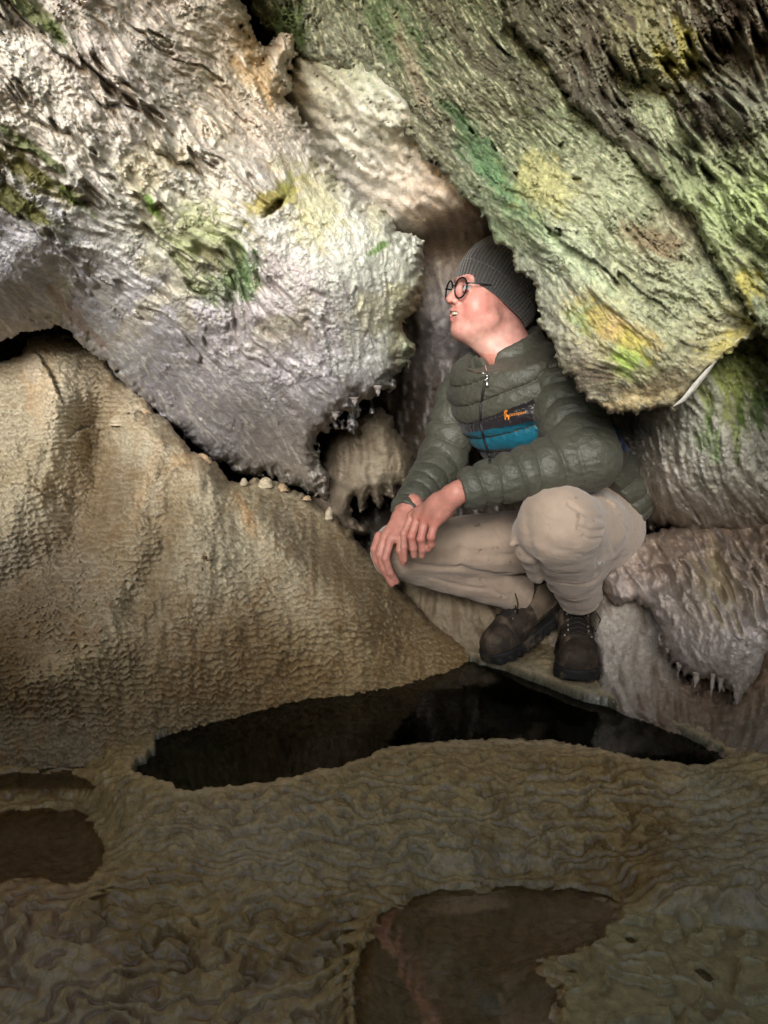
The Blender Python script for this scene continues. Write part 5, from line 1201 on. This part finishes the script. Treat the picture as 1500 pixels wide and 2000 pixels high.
# ------------------------------------------------------------ trousers
def fold(P, a, b, r, w=.02, h=.006):
    return h * np.exp(-(np.maximum(rc(P, a, b, 0, 0), 0) / w) ** 2)
def trouser_base(P):
    d = ell(P, V3(1158, 1015, 2.0), (.125, .135, .135))
    d = smin(d, rc(P, H1, K1, .105, .078), .04)
    d = smin(d, rc(P, K1 + np.array([.0, .01, -.02]), A1, .077, .058), .05)
    e = rc(P, H2, K2, .092, .073); e = smin(e, rc(P, K2 + np.array([0, .01, -.012]), A2, .066, .056), .02)
    d = smin(d, e, .03)
    d = smin(d, rc(P, (H1 * .5 + K1 * .5), (K1 * .45 + A1 * .55) + np.array([.02, .03, 0]), .088, .062), .04)
    d = smin(d, rc(P, V3(1014, 1035, 1.66), V3(1000, 1062, 1.65), .014, .006), .02)
    d = smin(d, rc(P, V3(1034, 1075, 1.68), V3(1050, 1120, 1.80), .030, .022), .02)
    return d
def trouser_sdf(P):
    d = trouser_base(P)
    d1 = (A1 - K1) / np.linalg.norm(A1 - K1); d2 = (A2 - K2) / np.linalg.norm(A2 - K2)
    for q, w, h in CREASE:
        m = ((P - q[3]) ** 2).sum(-1) < (np.abs(q - q[3]).max() * 1.8 + .05) ** 2
        if not m.any(): continue
        Pm = P[m]; k = np.full(len(Pm), 9.)
        for a, b in zip(q[:-1], q[1:]): k = np.minimum(k, rc(Pm, a, b, .0, .0))
        tp_ = h * (1 - .0) * np.exp(-(k / w) ** 2) - h * .15 * np.exp(-((k - w * 2.4) / w) ** 2)
        d[m] = d[m] + tp_
    n = perlin(P[:, 0] * 16, P[:, 1] * 16, P[:, 2] * 26, 31); m = perlin(P[:, 0] * 45 + 2 * n, P[:, 1] * 30, P[:, 2] * 60, 32)
    nearcuff = np.maximum(np.exp(-(((P - A1) @ d1) / .05) ** 2) * np.exp(-((P - A1) ** 2).sum(-1) / .12 ** 2), np.exp(-(((P - A2) @ d2) / .05) ** 2) * np.exp(-((P - A2) ** 2).sum(-1) / .12 ** 2))
    d = d - .0045 * n - (.0010 + .003 * nearcuff) * (1 - 2 * np.abs(m)) + .006 * nearcuff * 0
    near1 = np.exp(-((P - A1) ** 2).sum(-1) / .02)
    d = np.where(((P - A1) ** 2).sum(-1) < .13 ** 2, smax(d, (P - A1) @ d1 + .004, .006), d)
    d = np.where(((P - A2) ** 2).sum(-1) < .13 ** 2, smax(d, (P - A2) @ d2 + .002, .006), d)
    return d
CR = [((1112, 985), (1176, 1014), .0045, .008), ((1130, 1030), (1176, 1036), .0045, .009), ((1138, 1046), (1172, 1050), .0035, .006), ((1060, 1060), (1150, 1085), .012, .004), ((1025, 1000), (1040, 1090), .012, .004), ((1165, 950), (1215, 1010), .006, .006), ((1195, 960), (1225, 1040), .006, .005), ((1140, 945), (1195, 985), .005, .006),
      ((1050, 1095), (1075, 1160), .007, .007), ((1070, 1150), (1120, 1170), .005, .005), ((1100, 1140), (1160, 1135), .005, .004), ((1170, 1060), (1165, 1120), .006, .006),
      ((800, 1098), (900, 1108), .007, .009), ((900, 1108), (990, 1120), .008, .010), ((840, 1128), (960, 1150), .005, .005), ((940, 1130), (985, 1165), .005, .006), ((880, 1020), (980, 1000), .010, .005), ((900, 1075), (1000, 1085), .010, .004), ((1185, 1010), (1200, 1080), .006, .004)]
CREASE = []
for a, b, w, h in CR:
    tt = np.linspace(0, 1, 7); cx_ = lerp(a[0], b[0], tt); cy_ = lerp(a[1], b[1], tt) + 5 * np.sin(tt * 3.1); CREASE.append((W(cx_, cy_, hit(trouser_base, cx_, cy_)), w, h * .8))
M_tan = cloth_material('tan_jersey', (.47, .36, .275), .85, .3, .25, 1400., .25, .07)
def stains(m, col, scale, lo_, hi_, k):
    n = m.node_tree.nodes; l = m.node_tree.links; b = n['Principled BSDF']; src = b.inputs['Base Color'].links[0].from_socket
    tc = n.new('ShaderNodeTexCoord'); nz = n.new('ShaderNodeTexNoise'); nz.inputs['Scale'].default_value = scale; nz.inputs['Detail'].default_value = 6; l.new(tc.outputs['Object'], nz.inputs['Vector'])
    mr = n.new('ShaderNodeMapRange'); mr.inputs['From Min'].default_value = lo_; mr.inputs['From Max'].default_value = hi_; mr.inputs['To Max'].default_value = k; l.new(nz.outputs['Fac'], mr.inputs['Value'])
    mx = n.new('ShaderNodeMix'); mx.data_type = 'RGBA'; l.new(mr.outputs[0], mx.inputs['Factor']); l.new(src, mx.inputs[6]); mx.inputs[7].default_value = (*col, 1); l.new(mx.outputs[2], b.inputs['Base Color'])
stains(M_tan, (.17, .12, .08), 38., .66, .74, .7); stains(M_tan, (.33, .25, .18), 7., .5, .75, .6)
lo, hi = box_of([H1, H2, K1, K2, A1, A2, V3(1160, 960, 2.0)], .17)
V, Q = surf(trouser_sdf, lo, hi, .0036, 1)
tr_o = mesh_np('trousers', V, Q, M_tan); adopt(tr_o, person)
M_spot = plain_material('white_spot', (.85, .85, .83), .4)
bpy.context.view_layer.update()
tg = np.array([(1166, 1098), (1182, 1095), (1181, 1100), (1168, 1104)], float)
tgo = mesh_np('tag', W(tg[:, 0], tg[:, 1], hit(trouser_sdf, tg[:, 0], tg[:, 1]) - .008), [(0, 1, 2, 3)], M_spot, smooth=False); tgo.parent = tr_o; tgo.matrix_parent_inverse = Matrix.Translation(-(tr_o.location + person.location))  # small flat white patch on the trousers
print('trousers', len(V), round(time.time() - T0, 1))

# ------------------------------------------------------------ boots
M_leather = plain_material('brown_suede', (.045, .031, .020), .8, 0, .6, 200., .6, 30.); M_sole = plain_material('black_rubber', (.015, .014, .013), .7, bump=.4)
M_lace = plain_material('dark_lace', (.03, .022, .016), .8); M_eyelet = plain_material('eyelet_metal', (.45, .42, .38), .3, 1.); M_sock = plain_material('dark_collar', (.02, .017, .015), .9, bump=.5); M_panel = plain_material('tan_suede_panel', (.20, .15, .10), .8, 0, .5, 260., .3, 30.)
stains(M_leather, (.20, .15, .10), 22., .52, .68, .7)
stains(M_sole, (.16, .12, .08), 18., .5, .65, .7)
def boot(origin, toe, up, label, SC=1.12):
    t = np.asarray(toe, float); t /= np.linalg.norm(t); u = np.asarray(up, float); u = u - t * (u @ t); u /= np.linalg.norm(u); s = np.cross(u, t); R = np.stack([t, s, u], 1) * SC; Ri = np.stack([t, s, u], 1) / SC; O = np.asarray(origin)
    def L(x, y, z): return O + R @ np.array([x, y, z])
    def plan(p): 
        z0 = p.copy(); z0[:, 2] = 0
        return smin(rc(z0, (.02, .004, 0), (.165, -.002, 0), .044, .047), rc(z0, (-.055, 0, 0), (.02, 0, 0), .040, .041), .02)
    def up_s(P):
        p = (P - O) @ Ri
        d = rc(p, (-.045, 0, .060), (-.024, 0, .150), .050, .050); d = smin(d, rc(p, (0, 0, .075), (.165, 0, .048), .050, .040), .03)
        d = smin(d, ell(p, (.155, 0, .045), (.058, .047, .036)), .015); d = smax(d, plan(p) - .002, .01)
        d = smax(d, -(p[:, 2] - .022), .006)
        top = p[:, 2] - .172 + .25 * (p[:, 0] + .02) * -1
        d = smax(d, top, .008)
        # seams: toe cap line, panel ridges, padded collar
        d = d - .004 * np.exp(-((p[:, 2] - .138) / .012) ** 2) + .0025 * np.exp(-((p[:, 0] - .135 - .25 * np.abs(p[:, 1])) / .003) ** 2) - .0018 * sstep(.0, .004, .048 - p[:, 2] + .10 * np.abs(p[:, 0] - .05))
        d = d + .0025 * np.exp(-((np.abs(p[:, 1]) - .022) / .003) ** 2) * (p[:, 0] > .0) * (p[:, 0] < .12)
        return d - .0008 * perlin(P[:, 0] * 70, P[:, 1] * 70, P[:, 2] * 70, 61)
    def sole_s(P):
        p = (P - O) @ Ri; rk = .020 * sstep(.12, .22, p[:, 0])
        z = p[:, 2] - rk * .6
        lug = .005 * (np.sin(p[:, 0] * 2 * np.pi / .026) > .1)
        d = smax(plan(p) - .006 - .0015 * np.cos(p[:, 0] * 2 * np.pi / .026) * (z < .016), z - .030, .004)
        return smax(d, -(z - .004 + lug * 0) + lug * 1.0 - .004, .002)
    cs = [L(x, y, z) for x in (-.11, .23) for y in (-.07, .07) for z in (-.01, .18)]; lo, hi = box_of(cs, .01)
    V, Q = surf(up_s, lo, hi, .0034, 1)
    p = (V[Q].mean(1) - O) @ Ri; tong = (np.abs(p[:, 1]) < .020) & (p[:, 0] > -.01) & (p[:, 0] < .125) & (p[:, 2] > .07); coll = p[:, 2] > .126 + .25 * (p[:, 0] + .02)
    side = (~tong) & (~coll) & (np.abs(p[:, 1]) > .034) & (p[:, 2] > .05) & (p[:, 2] < .12) & (p[:, 0] < .06)
    v, q, _ = submesh(V, Q, ~(tong | coll | side)); b = mesh_np('boot', v, q, M_leather); b['label'] = label; adopt(b, person); bpy.context.view_layer.update()
    inv = Matrix.Translation(-(b.location + person.location))
    def put(o): o.parent = b; o.matrix_parent_inverse = inv; return o
    for nm, m, mt in (('tongue', tong, M_sock), ('padded_collar', coll, M_sock), ('side_panel', side, M_panel)):
        v, q, _ = submesh(V, Q, m); put(mesh_np(nm, v, q, mt))
    V, Q = surf(sole_s, lo, hi, .0036, 1); put(mesh_np('sole', V, Q, M_sole))
    # laces run between paired eyelets up the instep
    def on(x, y, z):                                   # push a point out to the leather
        P = L(x, y, z)[None]; 
        for _ in range(12): P = P - grad_sdf(up_s, P) * up_s(P)[:, None]
        return P[0] + grad_sdf(up_s, P)[0] * .003
    rows = [(.118, .078), (.098, .088), (.078, .098), (.058, .110), (.044, .126), (.036, .146)]
    E = [(on(x, -.023, z), on(x, .023, z)) for x, z in rows]
    for i, (a, c_) in enumerate(E):
        put(ball('eyelet', a, .0038, M_eyelet, 6, 8)); put(ball('eyelet', c_, .0038, M_eyelet, 6, 8))
        mid = on((rows[i][0] + .004), 0, rows[i][1] + .01)
        put(tube('lace', [a, (a + mid) / 2 + R[:, 2] * .002, mid + R[:, 2] * .002, (c_ + mid) / 2 + R[:, 2] * .002, c_], .0022, M_lace))
        if i < len(E) - 1: put(tube('lace', [a, (a + E[i + 1][1]) / 2 + R[:, 0] * .006, E[i + 1][1]], .0020, M_lace))
    a = L(.060, .0, .150)
    for sg in (-1, 1):
        put(tube('lace', [a, a + R[:, 0] * .025 + R[:, 1] * sg * .030 + R[:, 2] * .006, a + R[:, 0] * .045 + R[:, 1] * sg * .050 - R[:, 2] * .02, a + R[:, 0] * .050 + R[:, 1] * sg * .040 - R[:, 2] * .05, a + R[:, 0] * .03 + R[:, 1] * sg * .02 - R[:, 2] * .03, a], .0019, M_lace))
    return b
FZ = .032
ft = V3(1128, 1338, float(depth_on_plane(1338, FZ))); t1 = np.array([-.22, -.97, 0.]); t1 /= np.linalg.norm(t1)
boot(ft - t1 * .225, t1, (0, 0, 1), 'near hiking boot flat on the rim, toe towards the viewer')
f2 = V3(972, 1296, float(depth_on_plane(1296, FZ))); hz = V3(1075, 1205, 2.17); t2 = f2 - hz; t2 /= np.linalg.norm(t2)
boot(f2 - t2 * .215, t2, A2 - (f2 * .4 + hz * .6), 'far hiking boot with the heel raised, resting on its toe')
print('boots', round(time.time() - T0, 1))
